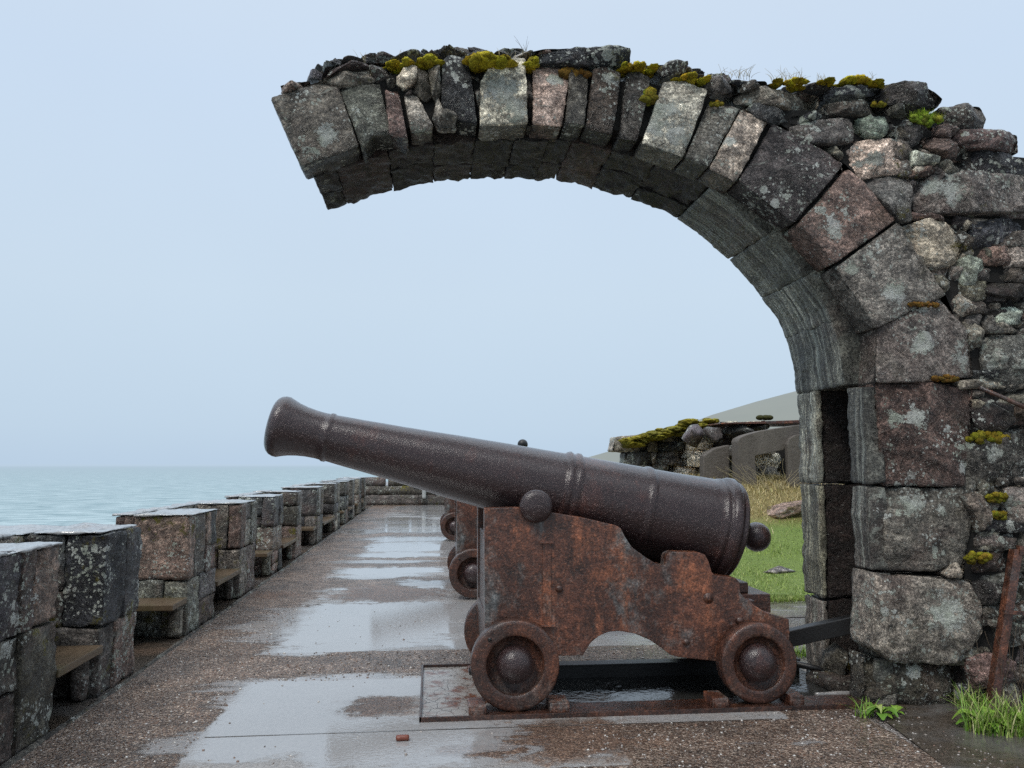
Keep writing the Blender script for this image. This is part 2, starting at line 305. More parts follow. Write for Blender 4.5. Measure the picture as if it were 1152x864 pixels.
# hazy sea and hill: colour fades with the distance over the ground
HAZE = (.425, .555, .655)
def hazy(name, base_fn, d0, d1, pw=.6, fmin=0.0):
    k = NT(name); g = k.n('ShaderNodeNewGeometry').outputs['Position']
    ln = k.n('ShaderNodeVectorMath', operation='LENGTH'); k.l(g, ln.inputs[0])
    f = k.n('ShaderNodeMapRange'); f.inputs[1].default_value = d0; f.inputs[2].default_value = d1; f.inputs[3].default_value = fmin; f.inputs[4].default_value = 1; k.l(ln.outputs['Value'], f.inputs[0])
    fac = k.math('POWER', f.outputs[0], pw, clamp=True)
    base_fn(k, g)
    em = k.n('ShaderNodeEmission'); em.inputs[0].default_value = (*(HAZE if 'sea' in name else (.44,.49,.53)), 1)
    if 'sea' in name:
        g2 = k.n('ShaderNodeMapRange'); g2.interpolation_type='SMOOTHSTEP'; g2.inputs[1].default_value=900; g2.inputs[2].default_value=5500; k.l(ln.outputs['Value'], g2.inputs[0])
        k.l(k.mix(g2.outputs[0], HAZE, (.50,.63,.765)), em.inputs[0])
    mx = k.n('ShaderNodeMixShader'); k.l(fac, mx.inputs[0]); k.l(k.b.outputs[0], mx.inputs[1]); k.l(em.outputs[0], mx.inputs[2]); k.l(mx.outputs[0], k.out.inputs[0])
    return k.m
def sea_fn(k, g):
    w1 = k.noise(k.mapping(g, (.10,.22,1), rot=(0,0,.35)), 1.0, 5, .6, .5); w2 = k.noise(k.mapping(g, (.5,1.0,1)), 1.0, 5, .7)
    h = k.math('ADD', k.math('MULTIPLY', w1, 1.0), k.math('MULTIPLY', w2, .35))
    c = k.mix(k.ramp(h, [(.50,0.0),(.85,1.0)]), (.05,.15,.165), (.50,.62,.63))
    k.set(base=c, rough=.35, normal=k.bump(h, .55, 1.1), spec=.4)
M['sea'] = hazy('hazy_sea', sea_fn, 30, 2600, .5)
def hill_fn(k, g):
    n = k.noise(k.mapping(g, (.02,.02,.15)), 3, 7, .7)
    k.set(base=k.mix(n, (.11,.13,.085), (.19,.19,.13)), rough=.9)
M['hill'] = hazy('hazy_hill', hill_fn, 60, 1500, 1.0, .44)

# ------------------------------------------------------------------ mesh builder
def objloc(o):
    v = Vector((0,0,0))
    while o is not None: v = v + o.location; o = o.parent
    return np.array(v)
class MB:
    def __init__(s): s.v=[]; s.f=[]; s.t=[]; s.c=[]; s.n=0; s.sm=[]
    def add(s, v, f, tint=(.1,.1,.1), tc=None, smooth=True):
        v = np.asarray(v, float); s.v.append(v)
        if tc is None: tc = v
        s.c.append(np.asarray(tc, float))
        t = np.asarray(tint, float)
        t = np.tile(t, (len(v),1)) if t.ndim == 1 else t
        s.t.append(np.c_[t, np.zeros(len(t))] if t.shape[1] == 3 else t)
        n = s.n; s.f.extend([tuple(i+n for i in q) for q in f]); s.sm.extend([smooth]*len(f)); s.n += len(v)
    def bm(s, bm, tint=(.1,.1,.1), smooth=False):
        bm.verts.ensure_lookup_table(); bm.verts.index_update()
        s.add([tuple(q.co) for q in bm.verts], [tuple(q.index for q in f.verts) for f in bm.faces], tint, smooth=smooth); bm.free()
    def build(s, name, mat, parent=None, **tags):
        v = np.concatenate(s.v); 
        if parent is not None: v = v - objloc(parent)
        me = bpy.data.meshes.new(name); me.from_pydata(v.tolist(), [], s.f)
        me.polygons.foreach_set('use_smooth', s.sm)
        a = me.attributes.new('tint', 'FLOAT_COLOR', 'POINT'); t = np.concatenate(s.t); a.data.foreach_set('color', t.ravel())
        a = me.attributes.new('tc', 'FLOAT_VECTOR', 'POINT'); a.data.foreach_set('vector', np.concatenate(s.c).ravel())
        me.materials.append(mat if not isinstance(mat, str) else M[mat]); me.update()
        o = bpy.data.objects.new(name, me); col.objects.link(o)
        if parent is not None: o.parent = parent
        for k_, v_ in tags.items(): o[k_] = v_
        return o
    def thing(s, name, mat, label, cat, group=None, base=None, kind=None):
        """a one-mesh thing with its origin at its base"""
        v = np.concatenate(s.v)
        b = np.array(base) if base is not None else np.array([(v[:,0].min()+v[:,0].max())/2, (v[:,1].min()+v[:,1].max())/2, v[:,2].min()])
        s.v = [q-b for q in s.v]; o = s.build(name, mat); o.location = b
        o['label'] = label; o['category'] = cat
        if group: o['group'] = group
        if kind: o['kind'] = kind
        return o
def empty(name, loc, label, cat, group=None):
    o = bpy.data.objects.new(name, None); col.objects.link(o); o.location = loc; o.empty_display_size = .2
    o['label'] = label; o['category'] = cat
    if group: o['group'] = group
    return o
def structure(o): o['kind'] = 'structure'; return o

def randrot():
    q = rng.normal(size=4); q /= np.linalg.norm(q); w_,x,y,z = q
    return np.array([[1-2*(y*y+z*z),2*(x*y-z*w_),2*(x*z+y*w_)],[2*(x*y+z*w_),1-2*(x*x+z*z),2*(y*z-x*w_)],[2*(x*z-y*w_),2*(y*z+x*w_),1-2*(x*x+y*y)]])
def tilt_tc(v, ang=None):
    """stone-local coordinates: strata tilted a bit, random offset"""
    if isinstance(ang, str): return np.asarray(v)[:, [0,2,1]]*np.array([1,1,1.0])+rng.uniform(-20,20,3)
    if ang is None: ang = rng.normal(0, .25)
    ca, sa = math.cos(ang), math.sin(ang)
    b = rng.normal(0, .3); cb, sb = math.cos(b), math.sin(b)
    m1 = np.array([[ca,0,sa],[0,1,0],[-sa,0,ca]]); m2 = np.array([[1,0,0],[0,cb,-sb],[0,sb,cb]])
    return np.asarray(v) @ (m1@m2).T + rng.uniform(-20, 20, 3)
def fbm(v, f, octv=4, off=0.0):
    return np.array([mnoise.fractal(Vector((p[0]*f+off, p[1]*f+off*.7, p[2]*f-off)), 1.0, 2.1, octv) for p in v])

PAL = {'d':[(.050,.048,.052),(.065,.062,.064),(.058,.056,.050)], 'g':[(.105,.103,.098),(.13,.128,.12),(.095,.098,.10)],
       'l':[(.15,.15,.135),(.12,.12,.11)], 'r':[(.080,.060,.054),(.10,.070,.060),(.09,.062,.055)], 'b':[(.035,.039,.05),(.045,.05,.062)],
       't':[(.22,.27,.255)], 'p':[(.20,.17,.15),(.17,.145,.13)], 'w':[(.26,.26,.235)]}
def tint(c):
    b = np.array(random.choice(PAL[c])); return b*rng.uniform(.8,2.1)*(1+rng.normal(0,.04,3))*np.array([1.10,1.0,.90])

LICH = []
def resample(poly, step, nmin=20, nmax=110, rnd=.14):
    P = [np.array(p, float) for p in poly]; n = len(P); out = []
    # cut the corners a little first
    Q = []
    for i in range(n):
        a, b, c_ = P[i-1], P[i], P[(i+1) % n]
        Q += [b+(a-b)*rnd, b+(a-b)*rnd*.3+(c_-b)*rnd*.3, b+(c_-b)*rnd]
    Q = np.array(Q); L = np.linalg.norm(np.roll(Q,-1,0)-Q, axis=1); tot = L.sum()
    N = int(min(nmax, max(nmin, tot/step))); cum = np.r_[0, np.cumsum(L)]
    for t in np.linspace(0, tot, N, endpoint=False):
        i = min(np.searchsorted(cum, t, 'right')-1, len(Q)-1)
        out.append(Q[i]+(Q[(i+1) % len(Q)]-Q[i])*((t-cum[i])/max(L[i],1e-9)))
    return np.array(out)
def face_stone(mb, poly, Y, depth, tcol, step=.022, bulge=.02, rough=.010, rnd=.10, facets=4, ang=None, inset=.0, zmax_rings=8, ds=None, bmax=.03, side_shade=1.0):
    """a stone seen from the front: outline poly in (X,Z) at plane Y, body going back to Y+depth"""
    poly = np.array([p[:2] if len(p) == 2 else (p[0], p[2]) for p in poly], float)
    c = poly.mean(0); poly = c+(poly-c)*(1-inset)
    area = abs(sum(poly[i-1][0]*poly[i][1]-poly[i][0]*poly[i-1][1] for i in range(len(poly))))/2
    size = math.sqrt(area)
    if sum(poly[i-1][0]*poly[i][1]-poly[i][0]*poly[i-1][1] for i in range(len(poly))) > 0: poly = poly[::-1]
    O = resample(poly, step, rnd=rnd); N = len(O); c = O.mean(0); off = rng.uniform(0, 50)
    bev = min(bmax, .16*size); rings = []
    nd = max(2, int(math.ceil(depth/(ds or step*1.6))))
    for j in range(nd+1): rings.append((1.0, depth-(depth-bev)*j/nd))
    e_ = min(1, bev/(.16*size)); rings += [(1-.05*e_, bev*.42), (1-.13*max(e_,.35), bev*.10)]
    K = max(4, min(zmax_rings, int(size/2/step)))
    for s_ in np.linspace(.84, .07, K)[1:]: rings.append((s_, 0.0))
    V = []
    for s_, y in rings:
        for p in O:
            q = c+(p-c)*s_; V.append((q[0], y, q[1], s_))
    V.append((c[0], 0, c[1], 0)); V = np.array(V)
    # facets
    Y0 = V[:,1].copy(); d = np.zeros(len(V)); xz = (V[:,[0,2]]-c)/max(size*.5,.01)
    for i in range(facets):
        a = rng.uniform(0, 2*math.pi); sl = rng.uniform(.4,1.5)*bulge*1.3; o = rng.uniform(-.2,.7)*bulge
        d = np.maximum(d, (xz@np.array([math.cos(a), math.sin(a)]))*sl-o)
    front = (V[:,1] < bev*1.01)
    P3 = V[:,:3].copy()
    n1 = fbm(P3, 3.2/max(size,.12)**.5*1.6, 4, off); n2 = fbm(P3*np.array([1,1,2.4]), 22, 3, off+9)
    disp = d - n1*bulge*.55 - n2*rough*.5
    disp -= bulge*.22*(1-np.minimum(1, V[:,3])**2)
    P3[:,1] += np.where(front, disp, 0)
    rad = V[:,[0,2]]-c; rn = np.linalg.norm(rad, axis=1, keepdims=True); rad = rad/np.maximum(rn,1e-6)
    am = (n1*rough*.7+n2*rough*.5)*np.clip(V[:,3]*1.6-.6, 0, 1)
    P3[:,[0,2]] += rad*am[:,None]
    P3[:,1] += Y
    F = []
    for r_ in range(len(rings)-1):
        a0, b0 = r_*N, (r_+1)*N
        for i in range(N): j = (i+1) % N; F.append((a0+i, a0+j, b0+j, b0+i))
    l0 = (len(rings)-1)*N; ci = len(V)-1
    for i in range(N): F.append((l0+i, l0+(i+1)%N, ci))
    F.append(tuple(reversed(range(N))))
    T4 = np.c_[np.tile(np.asarray(tcol,float),(len(P3),1)), np.zeros(len(P3))]
    if side_shade < 1: T4[:,:3] *= np.where(V[:,1] > bev*1.5, side_shade, 1.0)[:,None]  # shade painted into the tint of sides and underside behind the face
    for (lx,lz,lr) in LICH:
        T4[:,3] = np.maximum(T4[:,3], np.clip(1.15*(1-np.hypot(P3[:,0]-lx, P3[:,2]-lz)/lr), 0, 1))
    mb.add(P3, F, T4, tilt_tc(P3, ang))

def block(mb, lo, hi, tcol, step=.04, rough=.012, rnd=.018, ang=None, lat=None, maxn=26):
    """a rough squared block, all six sides displaced"""
    lo = np.array(lo, float); hi = np.array(hi, float); d = hi-lo
    n = [int(min(maxn, max(2, round(q/step)))) for q in d]; idx = {}; V = []; F = []
    def vid(i,j,k_):
        key = (i,j,k_)
        if key not in idx: idx[key] = len(V); V.append([lo[0]+d[0]*i/n[0], lo[1]+d[1]*j/n[1], lo[2]+d[2]*k_/n[2]])
        return idx[key]
    for i in range(n[0]):
        for j in range(n[1]):
            F.append((vid(i,j,n[2]), vid(i+1,j,n[2]), vid(i+1,j+1,n[2]), vid(i,j+1,n[2])))
            F.append((vid(i,j,0), vid(i,j+1,0), vid(i+1,j+1,0), vid(i+1,j,0)))
    for i in range(n[0]):
        for k_ in range(n[2]):
            F.append((vid(i,0,k_), vid(i+1,0,k_), vid(i+1,0,k_+1), vid(i,0,k_+1)))
            F.append((vid(i,n[1],k_), vid(i,n[1],k_+1), vid(i+1,n[1],k_+1), vid(i+1,n[1],k_)))
    for j in range(n[1]):
        for k_ in range(n[2]):
            F.append((vid(0,j,k_), vid(0,j,k_+1), vid(0,j+1,k_+1), vid(0,j+1,k_)))
            F.append((vid(n[0],j,k_), vid(n[0],j+1,k_), vid(n[0],j+1,k_+1), vid(n[0],j,k_+1)))
    V = np.array(V); c = (lo+hi)/2; h = d/2; r_ = min(rnd, *(h*.6))
    q = V-c; inner = np.clip(q, -(h-r_), h-r_); e = q-inner; ln = np.linalg.norm(e, axis=1, keepdims=True)
    nrm = e/np.maximum(ln, 1e-9); V2 = c+inner+nrm*r_
    off = rng.uniform(0, 50); a = fbm(V2, 5, 4, off); b = fbm(V2*np.array([1,1,2.2]), 20, 3, off)
    V2 = V2+nrm*((a*rough*1.3+b*rough*.7)-rough*.3)[:,None]
    mb.add(V2, F, tcol, tilt_tc(V2, ang))

def ico(sub):
    bm = bmesh.new(); bmesh.ops.create_icosphere(bm, subdivisions=sub, radius=1)
    v = np.array([q.co[:] for q in bm.verts]); f = [tuple(x.index for x in q.verts) for q in bm.faces]; bm.free(); return v, f
ICO = {i: ico(i) for i in (1,2,3,4)}
def boulder(mb, c, size, tcol, sub=3, planes=11, rot=None, rough=.04, ang=None):
    v, f = ICO[sub]; n = rng.normal(size=(planes,3)); n /= np.linalg.norm(n,axis=1,keepdims=True); planes_ = planes+6; n = rng.normal(size=(planes_,3)); n /= np.linalg.norm(n,axis=1,keepdims=True); hh = rng.uniform(.5,.9,planes_)
    dot = np.maximum(v@n.T, .05); r_ = np.minimum((hh/dot).min(1), 1.25)
    p = v*r_[:,None]; p = p*(1+fbm(v, 2.2, 4, rng.uniform(0,50))*rough*1.6)[:,None]
    p = p*np.array(size); Rm = randrot() if rot is None else Matrix.Rotation(rot,3,'Y')
    p = p@np.array(Rm).T+np.array(c); mb.add(p, f, tcol, tilt_tc(p, ang))

def lathe(mb, prof, org, axis, seg=64, tcol=(.1,.1,.1), closed=False):
    """prof = [(along, radius)]"""
    ax = np.array(axis, float); ax /= np.linalg.norm(ax)
    u = np.cross(ax, (0,0,1) if abs(ax[2]) < .9 else (1,0,0)); u /= np.linalg.norm(u); w_ = np.cross(ax, u); V=[]; F=[]
    for a, r_ in prof:
        for i in range(seg):
            t = 2*math.pi*i/seg; V.append(np.array(org)+ax*a+(u*math.cos(t)+w_*math.sin(t))*max(r_,1e-4))
    for j in range(len(prof)-1):
        for i in range(seg):
            k_ = (i+1)%seg; F.append((j*seg+i, j*seg+k_, (j+1)*seg+k_, (j+1)*seg+i))
    F.append(tuple(reversed(range(seg)))); F.append(tuple(range((len(prof)-1)*seg, len(prof)*seg)))
    mb.add(V, F, tcol)
def prism(mb, pts, off, bev=.004, tcol=(.1,.1,.1)):
    """flat polygon pts (3-D) pushed along off, with all sharp edges bevelled"""
    bm = bmesh.new(); vs = [bm.verts.new(tuple(map(float,p))) for p in pts]; f = bm.faces.new(vs)
    r_ = bmesh.ops.extrude_face_region(bm, geom=[f]); nv = [g for g in r_['geom'] if isinstance(g, bmesh.types.BMVert)]
    bmesh.ops.translate(bm, verts=nv, vec=Vector(tuple(map(float,off)))); bmesh.ops.recalc_face_normals(bm, faces=bm.faces)
    if bev: bmesh.ops.bevel(bm, geom=list(bm.edges), offset=bev, segments=2, affect='EDGES', clamp_overlap=True, profile=.6)
    mb.bm(bm, tcol)
def box(mb, lo, hi, bev=.004, tcol=(.1,.1,.1), rotz=0, tilt=0):
    c = (np.array(lo)+np.array(hi))/2; d = np.array(hi)-np.array(lo)
    bm = bmesh.new(); bmesh.ops.create_cube(bm, size=1); bmesh.ops.scale(bm, vec=Vector(tuple(d)), verts=bm.verts)
    if bev: bmesh.ops.bevel(bm, geom=list(bm.edges), offset=min(bev, *(d*.3)), segments=2, affect='EDGES', profile=.6)
    if tilt: bmesh.ops.rotate(bm, matrix=Matrix.Rotation(tilt,3,'Y'), verts=bm.verts)
    if rotz: bmesh.ops.rotate(bm, matrix=Matrix.Rotation(rotz,3,'Z'), verts=bm.verts)
    bmesh.ops.translate(bm, vec=Vector(tuple(c)), verts=bm.verts); mb.bm(bm, tcol)
def tube(mb, pts, r0, r1=None, seg=6, tcol=(.1,.1,.1)):
    pts = [np.array(p, float) for p in pts]; r1 = r0 if r1 is None else r1; V=[]; F=[]; n=len(pts)
    for j,p in enumerate(pts):
        a = pts[min(j+1,n-1)]-pts[max(j-1,0)]; a = a/max(np.linalg.norm(a),1e-9); u = np.cross(a,(0.3,.1,1) if abs(a[2])<.9 else (1,0,0)); u/=np.linalg.norm(u); w_=np.cross(a,u)
        r_ = r0+(r1-r0)*j/max(n-1,1)
        for i in range(seg): t=2*math.pi*i/seg; V.append(p+(u*math.cos(t)+w_*math.sin(t))*r_)
    for j in range(n-1):
        for i in range(seg): k_=(i+1)%seg; F.append((j*seg+i,j*seg+k_,(j+1)*seg+k_,(j+1)*seg+i))
    F.append(tuple(reversed(range(seg)))); F.append(tuple(range((n-1)*seg,n*seg))); mb.add(V,F,tcol)
def blade(mb, p, h, w_, lean, az, tcol, seg=4, droop=1.0):
    p = np.array(p, float); d = np.array([math.cos(az), math.sin(az), 0]); s_ = np.array([-d[1], d[0], 0]); V=[]; F=[]
    for j in range(seg+1):
        t = j/seg; q = p+d*lean*h*t**1.8+np.array([0,0,1])*h*(t-.35*droop*lean*t**2.2); ww = w_*(1-t)**.7+.0004
        V += [q-s_*ww/2, q+s_*ww/2]
    for j in range(seg): F.append((2*j,2*j+1,2*j+3,2*j+2))
    mb.add(V,F,tcol)

# ------------------------------------------------------------------ sky, light
wd = bpy.data.worlds.new('World'); scene.world = wd; wd.use_nodes = True
nt = wd.node_tree; bg = nt.nodes['Background']
sky = nt.nodes.new('ShaderNodeTexSky'); sky.sky_type = 'NISHITA'; sky.sun_disc = False
SUN_EL, SUN_AZ = R(52), R(-35)
sky.sun_elevation = SUN_EL; sky.sun_rotation = SUN_AZ; sky.dust_density = 4; sky.air_density = 1.0
mx = nt.nodes.new('ShaderNodeMix'); mx.data_type = 'RGBA'; mx.inputs[0].default_value = .93
# overcast veil: a soft cloud deck with a little more light towards the zenith
tcn = nt.nodes.new('ShaderNodeTexCoord'); sp = nt.nodes.new('ShaderNodeSeparateXYZ'); nt.links.new(tcn.outputs['Generated'], sp.inputs[0])
rp = nt.nodes.new('ShaderNodeValToRGB'); nt.links.new(sp.outputs[2], rp.inputs[0])
e = rp.color_ramp.elements
e[0].position = 0.0; e[0].color = (.50,.635,.785,1); e[1].position = 1.0; e[1].color = (.72,.77,.82,1)
for pos, c_ in ((.04,(.525,.66,.80,1)),(.20,(.575,.70,.825,1)),(.42,(.58,.705,.86,1))):
    q = e.new(pos); q.color = c_
cn = nt.nodes.new('ShaderNodeTexNoise'); cn.inputs['Scale'].default_value = 1.6; cn.inputs['Detail'].default_value = 4; nt.links.new(tcn.outputs['Generated'], cn.inputs['Vector'])
mr = nt.nodes.new('ShaderNodeMapRange'); mr.inputs[1].default_value=.3; mr.inputs[2].default_value=.7; mr.inputs[3].default_value=10.45; mr.inputs[4].default_value=10.95; nt.links.new(cn.outputs['Fac'], mr.inputs[0])
vm = nt.nodes.new('ShaderNodeVectorMath'); vm.operation='SCALE'; nt.links.new(rp.outputs[0], vm.inputs[0]); nt.links.new(mr.outputs[0], vm.inputs['Scale'])
zr = nt.nodes.new('ShaderNodeMapRange'); zr.interpolation_type = 'SMOOTHSTEP'; zr.inputs[1].default_value=.5; zr.inputs[2].default_value=1; zr.inputs[3].default_value=1; zr.inputs[4].default_value=2.3; nt.links.new(sp.outputs[2], zr.inputs[0])
yr = nt.nodes.new('ShaderNodeMapRange'); yr.interpolation_type = 'SMOOTHSTEP'; yr.inputs[1].default_value=-.9; yr.inputs[2].default_value=.1; yr.inputs[3].default_value=.72; yr.inputs[4].default_value=1; nt.links.new(sp.outputs[1], yr.inputs[0])
zm = nt.nodes.new('ShaderNodeMath'); zm.operation='MULTIPLY'; nt.links.new(zr.outputs[0], zm.inputs[0]); nt.links.new(yr.outputs[0], zm.inputs[1])
vm2 = nt.nodes.new('ShaderNodeVectorMath'); vm2.operation='SCALE'; nt.links.new(vm.outputs[0], vm2.inputs[0]); nt.links.new(zm.outputs[0], vm2.inputs['Scale'])
nt.links.new(sky.outputs[0], mx.inputs[6]); nt.links.new(vm2.outputs[0], mx.inputs[7]); nt.links.new(mx.outputs[2], bg.inputs[0]); bg.inputs[1].default_value = .1
sl = bpy.data.lights.new('sun', 'SUN'); sl.energy = 1.5; sl.angle = R(16); sl.color = (1,.96,.9)
so = bpy.data.objects.new('sun', sl); col.objects.link(so)
# low-key sun behind the cloud, up and to the left, in front of the wall
sdir = Vector((-.45, -.55, .95)).normalized(); so.rotation_euler = sdir.to_track_quat('Z','Y').to_euler()
sky.sun_elevation = math.asin(sdir.z); sky.sun_rotation = math.atan2(sdir.x, sdir.y)

# ------------------------------------------------------------------ setting
FX = -1.89                     # path face of the parapet
def sheet(name, x0,x1,y0,y1,z, mat, nx=1, ny=1, edge=0.0):
    mb = MB(); V=[]; F=[]
    for j in range(ny+1):
        for i in range(nx+1):
            x = x0+(x1-x0)*i/nx; y = y0+(y1-y0)*j/ny
            if edge and (i in (0,nx) or j in (0,ny)): x += rng.normal(0,edge); y += rng.normal(0,edge)
            V.append((x,y,z))
    for j in range(ny):
        for i in range(nx): a=j*(nx+1)+i; F.append((a,a+1,a+nx+2,a+nx+1))
    mb.add(V,F); return mb.build(name, mat)
sea = structure(sheet('sea', -9000, 9000, -9000, 9000, -11, 'sea'))
# rampart with its gravel walk, one solid body dropping to the sea
mb = MB(); box(mb, (-4.6,-8,-11.2), (40,60,0), bev=0); g = structure(mb.build('gravel_path', 'gravel'))
YA = onZ(1035, 798, 0)[1]      # front plane of the arch
TH = .87
# concrete bands across the walk
bands = [(3.66,5.22,-1.12,.72),(5.98,9.0,-1.15,2.1),(9.75,10.7,-1.2,2.0),(11.7,14.9,-1.0,2.1),(16.0,18.2,-1.1,2.0),(19.3,22.4,-1.1,2.0),(23.4,25.5,-1.1,2)]
def ragged(name, x0,x1,y0,y1,z, mat, amp, nx=70, ny=50):
    mb = MB(); V=[]; F=[]; o = rng.uniform(0,50)
    for j in range(ny+1):
        for i in range(nx+1):
            u, v_ = i/nx, j/ny; x = x0+(x1-x0)*u; y = y0+(y1-y0)*v_
            eu = abs(2*u-1)**6; ev = abs(2*v_-1)**6
            nx_ = mnoise.fractal(Vector((x*1.3+o,y*1.3,0)),1,2.1,5); ny_ = mnoise.fractal(Vector((x*.9,y*1.3+o,7)),1,2.1,5)
            V.append((x+eu*amp[0]*nx_, y+ev*amp[1]*ny_, z))
    for j in range(ny):
        for i in range(nx): a=j*(nx+1)+i; F.append((a,a+1,a+nx+2,a+nx+1))
    mb.add(V,F); return structure(mb.build(name, mat))
def ell(cx,cy,rx,ry):
    c = onZ(cx,cy,0); return (c[0], c[1], abs(onZ(cx+rx,cy,0)[0]-c[0]), abs(onZ(cx,cy-ry,0)[1]-onZ(cx,cy+ry,0)[1])/2)
PUD = [ell(*q) for q in ((400,770,150,13),(330,795,90,26),(450,832,180,20),(300,832,120,22),(520,836,60,20),(390,705,110,22),(450,688,90,10),(360,690,60,9),(457,616,48,5),(451,606,50,3),(464,588,40,4),(490,572,36,6),(433,632,70,2.6),(433,643,55,3.4),(482,657,48,6),(412,598,34,3),(480,560,22,3),(440,585,40,2.5),(470,598,40,2.5),(430,625,60,2),(420,650,45,2.5),(300,705,50,6),(560,725,50,8),(600,668,60,8),(590,700,60,16),(690,775,70,12),(330,737,40,4))]
BRN_ = [ell(*q) for q in ((440,668,68,11),(425,795,55,12),(640,832,110,26),(560,845,70,10),(300,670,40,5))]
nx_, ny_ = 150, 640; V=[]; T=[]
for j in range(ny_+1):
    y = 1.6+25.4*(j/ny_)**1.5
    for i in range(nx_+1):
        x = FX+.01+(2.3-FX)*i/nx_; a_ = 0.0
        for bi,(y0,y1,x0,x1) in enumerate(bands):
            xx1 = (onZ(690,830,0)[0] if y < 4.22 else 1.9) if bi == 0 else x1
            sx_ = .05 if bi == 0 else .3; sy_ = .04 if bi < 2 else .35
            d = min((x-x0)/sx_, (xx1-x)/.03, (y-y0)/sy_, (y1-y)/sy_); a_ = max(a_, min(1, max(0, .5+d*.5)))
        g_ = max([max(0, 1-math.hypot((x-e_[0])/e_[2], (y-e_[1])/e_[3])*.72) for e_ in PUD if abs(y-e_[1]) < 1.6*e_[3]] or [0])
        b_ = max([max(0, 1.15-math.hypot((x-e_[0])/e_[2], (y-e_[1])/e_[3])*.8) for e_ in BRN_ if abs(y-e_[1]) < 1.6*e_[3]] or [0])
        V.append((x,y,.005)); T.append((min(1,b_), min(1,g_), 0, a_))
V = np.array(V); F = [(j*(nx_+1)+i, j*(nx_+1)+i+1, (j+1)*(nx_+1)+i+1, (j+1)*(nx_+1)+i) for j in range(ny_) for i in range(nx_)]
mb = MB(); mb.add(V, F, np.array(T)); structure(mb.build('path', 'walk'))
structure(sheet('path_slab', 1.95, 4.6, 6.9, 8.05, .006, 'slab', 10, 6, .02))
# expansion joints, thin strips of dark sealant and grit
for (ya, yb, xa, xb_) in ((4.215,4.225,-1.1,1.8),):
    ragged('slab_joint', xa, xb_, ya, yb, .0062, 'brownslab', (.02,.006), 90, 2)
# brown slab at the pier foot
a = onZ(985,800,0); b = onZ(1065,864,0)
mb = MB(); P = [onZ(978,797,.008), onZ(1068,866,.008), onZ(1110,930,.008), onZ(1500,960,.008), (6,YA+.1,.008), (1.6,YA+.1,.008)]
mb.add(P, [(0,1,2,3,4,5)]); structure(mb.build('pavement', 'brownslab'))
# foot kerb
mb = MB()
for i in range(22):
    block(mb, (FX+.005, 2.2+i*1.15, -.05), (FX+.035+rng.uniform(0,.01), 2.2+i*1.15+1.13, .016+rng.uniform(0,.008)), (.11,.10,.085), step=.08, rough=.004, rnd=.008)
structure(mb.build('kerb', 'parapet'))
# loose gravel on the near walk
mb = MB(); v0, f0 = ICO[1]
for i in range(14000):
    y = 2.2+rng.uniform()**1.7*5.5; x = rng.uniform(FX+.05, 2.6)
    on_slab = any(b_[0]<y<b_[1] and b_[2]<x<(b_[3] if b_[0]>4 or y<4.22 else 1.75) for b_ in bands)
    if on_slab and rng.uniform() < .955: continue
    s_ = rng.uniform(.003,.0075)*(1.5 if rng.uniform()<.06 else 1)
    p = v0*(1+rng.normal(0,.13,(len(v0),1)))*np.array([s_, s_*rng.uniform(.7,1.2), s_*rng.uniform(.4,.7)])
    a_ = rng.uniform(0,6.28); p = p@np.array([[math.cos(a_),-math.sin(a_),0],[math.sin(a_),math.cos(a_),0],[0,0,1]]).T
    t_ = random.choice([(.18,.15,.13),(.28,.24,.21),(.14,.10,.08),(.6,.57,.53),(.10,.085,.08),(.22,.13,.09),(.42,.38,.35)])
    mb.add(p+np.array([x,y,s_*.25+.005]), f0, t_)
mpeb = NT('pebble'); M['pebble'] = mpeb.set(base=mpeb.attr('tint'), rough=.3, spec=.6)
mb.thing('loose_gravel', 'pebble', 'small wet pebbles strewn over the gravel walkway', 'gravel', kind='stuff', base=(0,4,0))

# grassy bank beyond the arch
def bank_z(x, y):
    t = max(0, min(1, (y-8.6)/3.6)); t = t*t*(3-2*t); u = max(0, min(1, (x-2.2)/1.2)); u=u*u*(3-2*u)
    return u*(t*.98 + max(0,min(1,(y-7.9)/1.2))*.07)
mb = MB(); nx, ny = 70, 70; V=[]; F=[]
for j in range(ny+1):
    for i in range(nx+1):
        x = 2.15+(24-2.15)*(i/nx)**1.6; y = 7.7+(34-7.7)*(j/ny)**1.7
        x_ = x+(.12*mnoise.noise(Vector((0,y*1.3,0))) if i==0 else 0)
        V.append((x_, y, bank_z(x,y)+.012+(.05*mnoise.noise(Vector((x*1.5,y*1.5,0)))+.04 if i>0 and j>0 else 0)))
for j in range(ny):
    for i in range(nx): a=j*(nx+1)+i; F.append((a,a+1,a+nx+2,a+nx+1))
mb.add(V,F); structure(mb.build('grass_bank', 'grass'))
mb = MB()
for i in range(34000):
    y = 7.55+rng.uniform()**1.3*6.4; x = y*rng.uniform(.28,.62)+.3
    if x < 2.2: continue
    z = bank_z(x,y); dry = z > .60+rng.normal(0,.10)
    if dry: t_ = np.array(random.choice([(.62,.50,.22),(.5,.38,.16),(.40,.37,.14),(.68,.58,.32)])); h = rng.uniform(.05,.15)
    else: t_ = np.array(random.choice([(.24,.34,.05),(.31,.42,.08),(.18,.27,.04),(.42,.46,.16)])); h = rng.uniform(.03,.085)
    blade(mb, (x,y,z+.02), h, rng.uniform(.004,.009)+.003*dry, rng.uniform(.1,1.0), rng.uniform(0,6.28), t_*rng.uniform(.75,1.15), seg=2)
mb.thing('grass', 'leaf', 'short green grass turning to dry straw up the bank', 'grass', kind='stuff', base=(4,9,0))

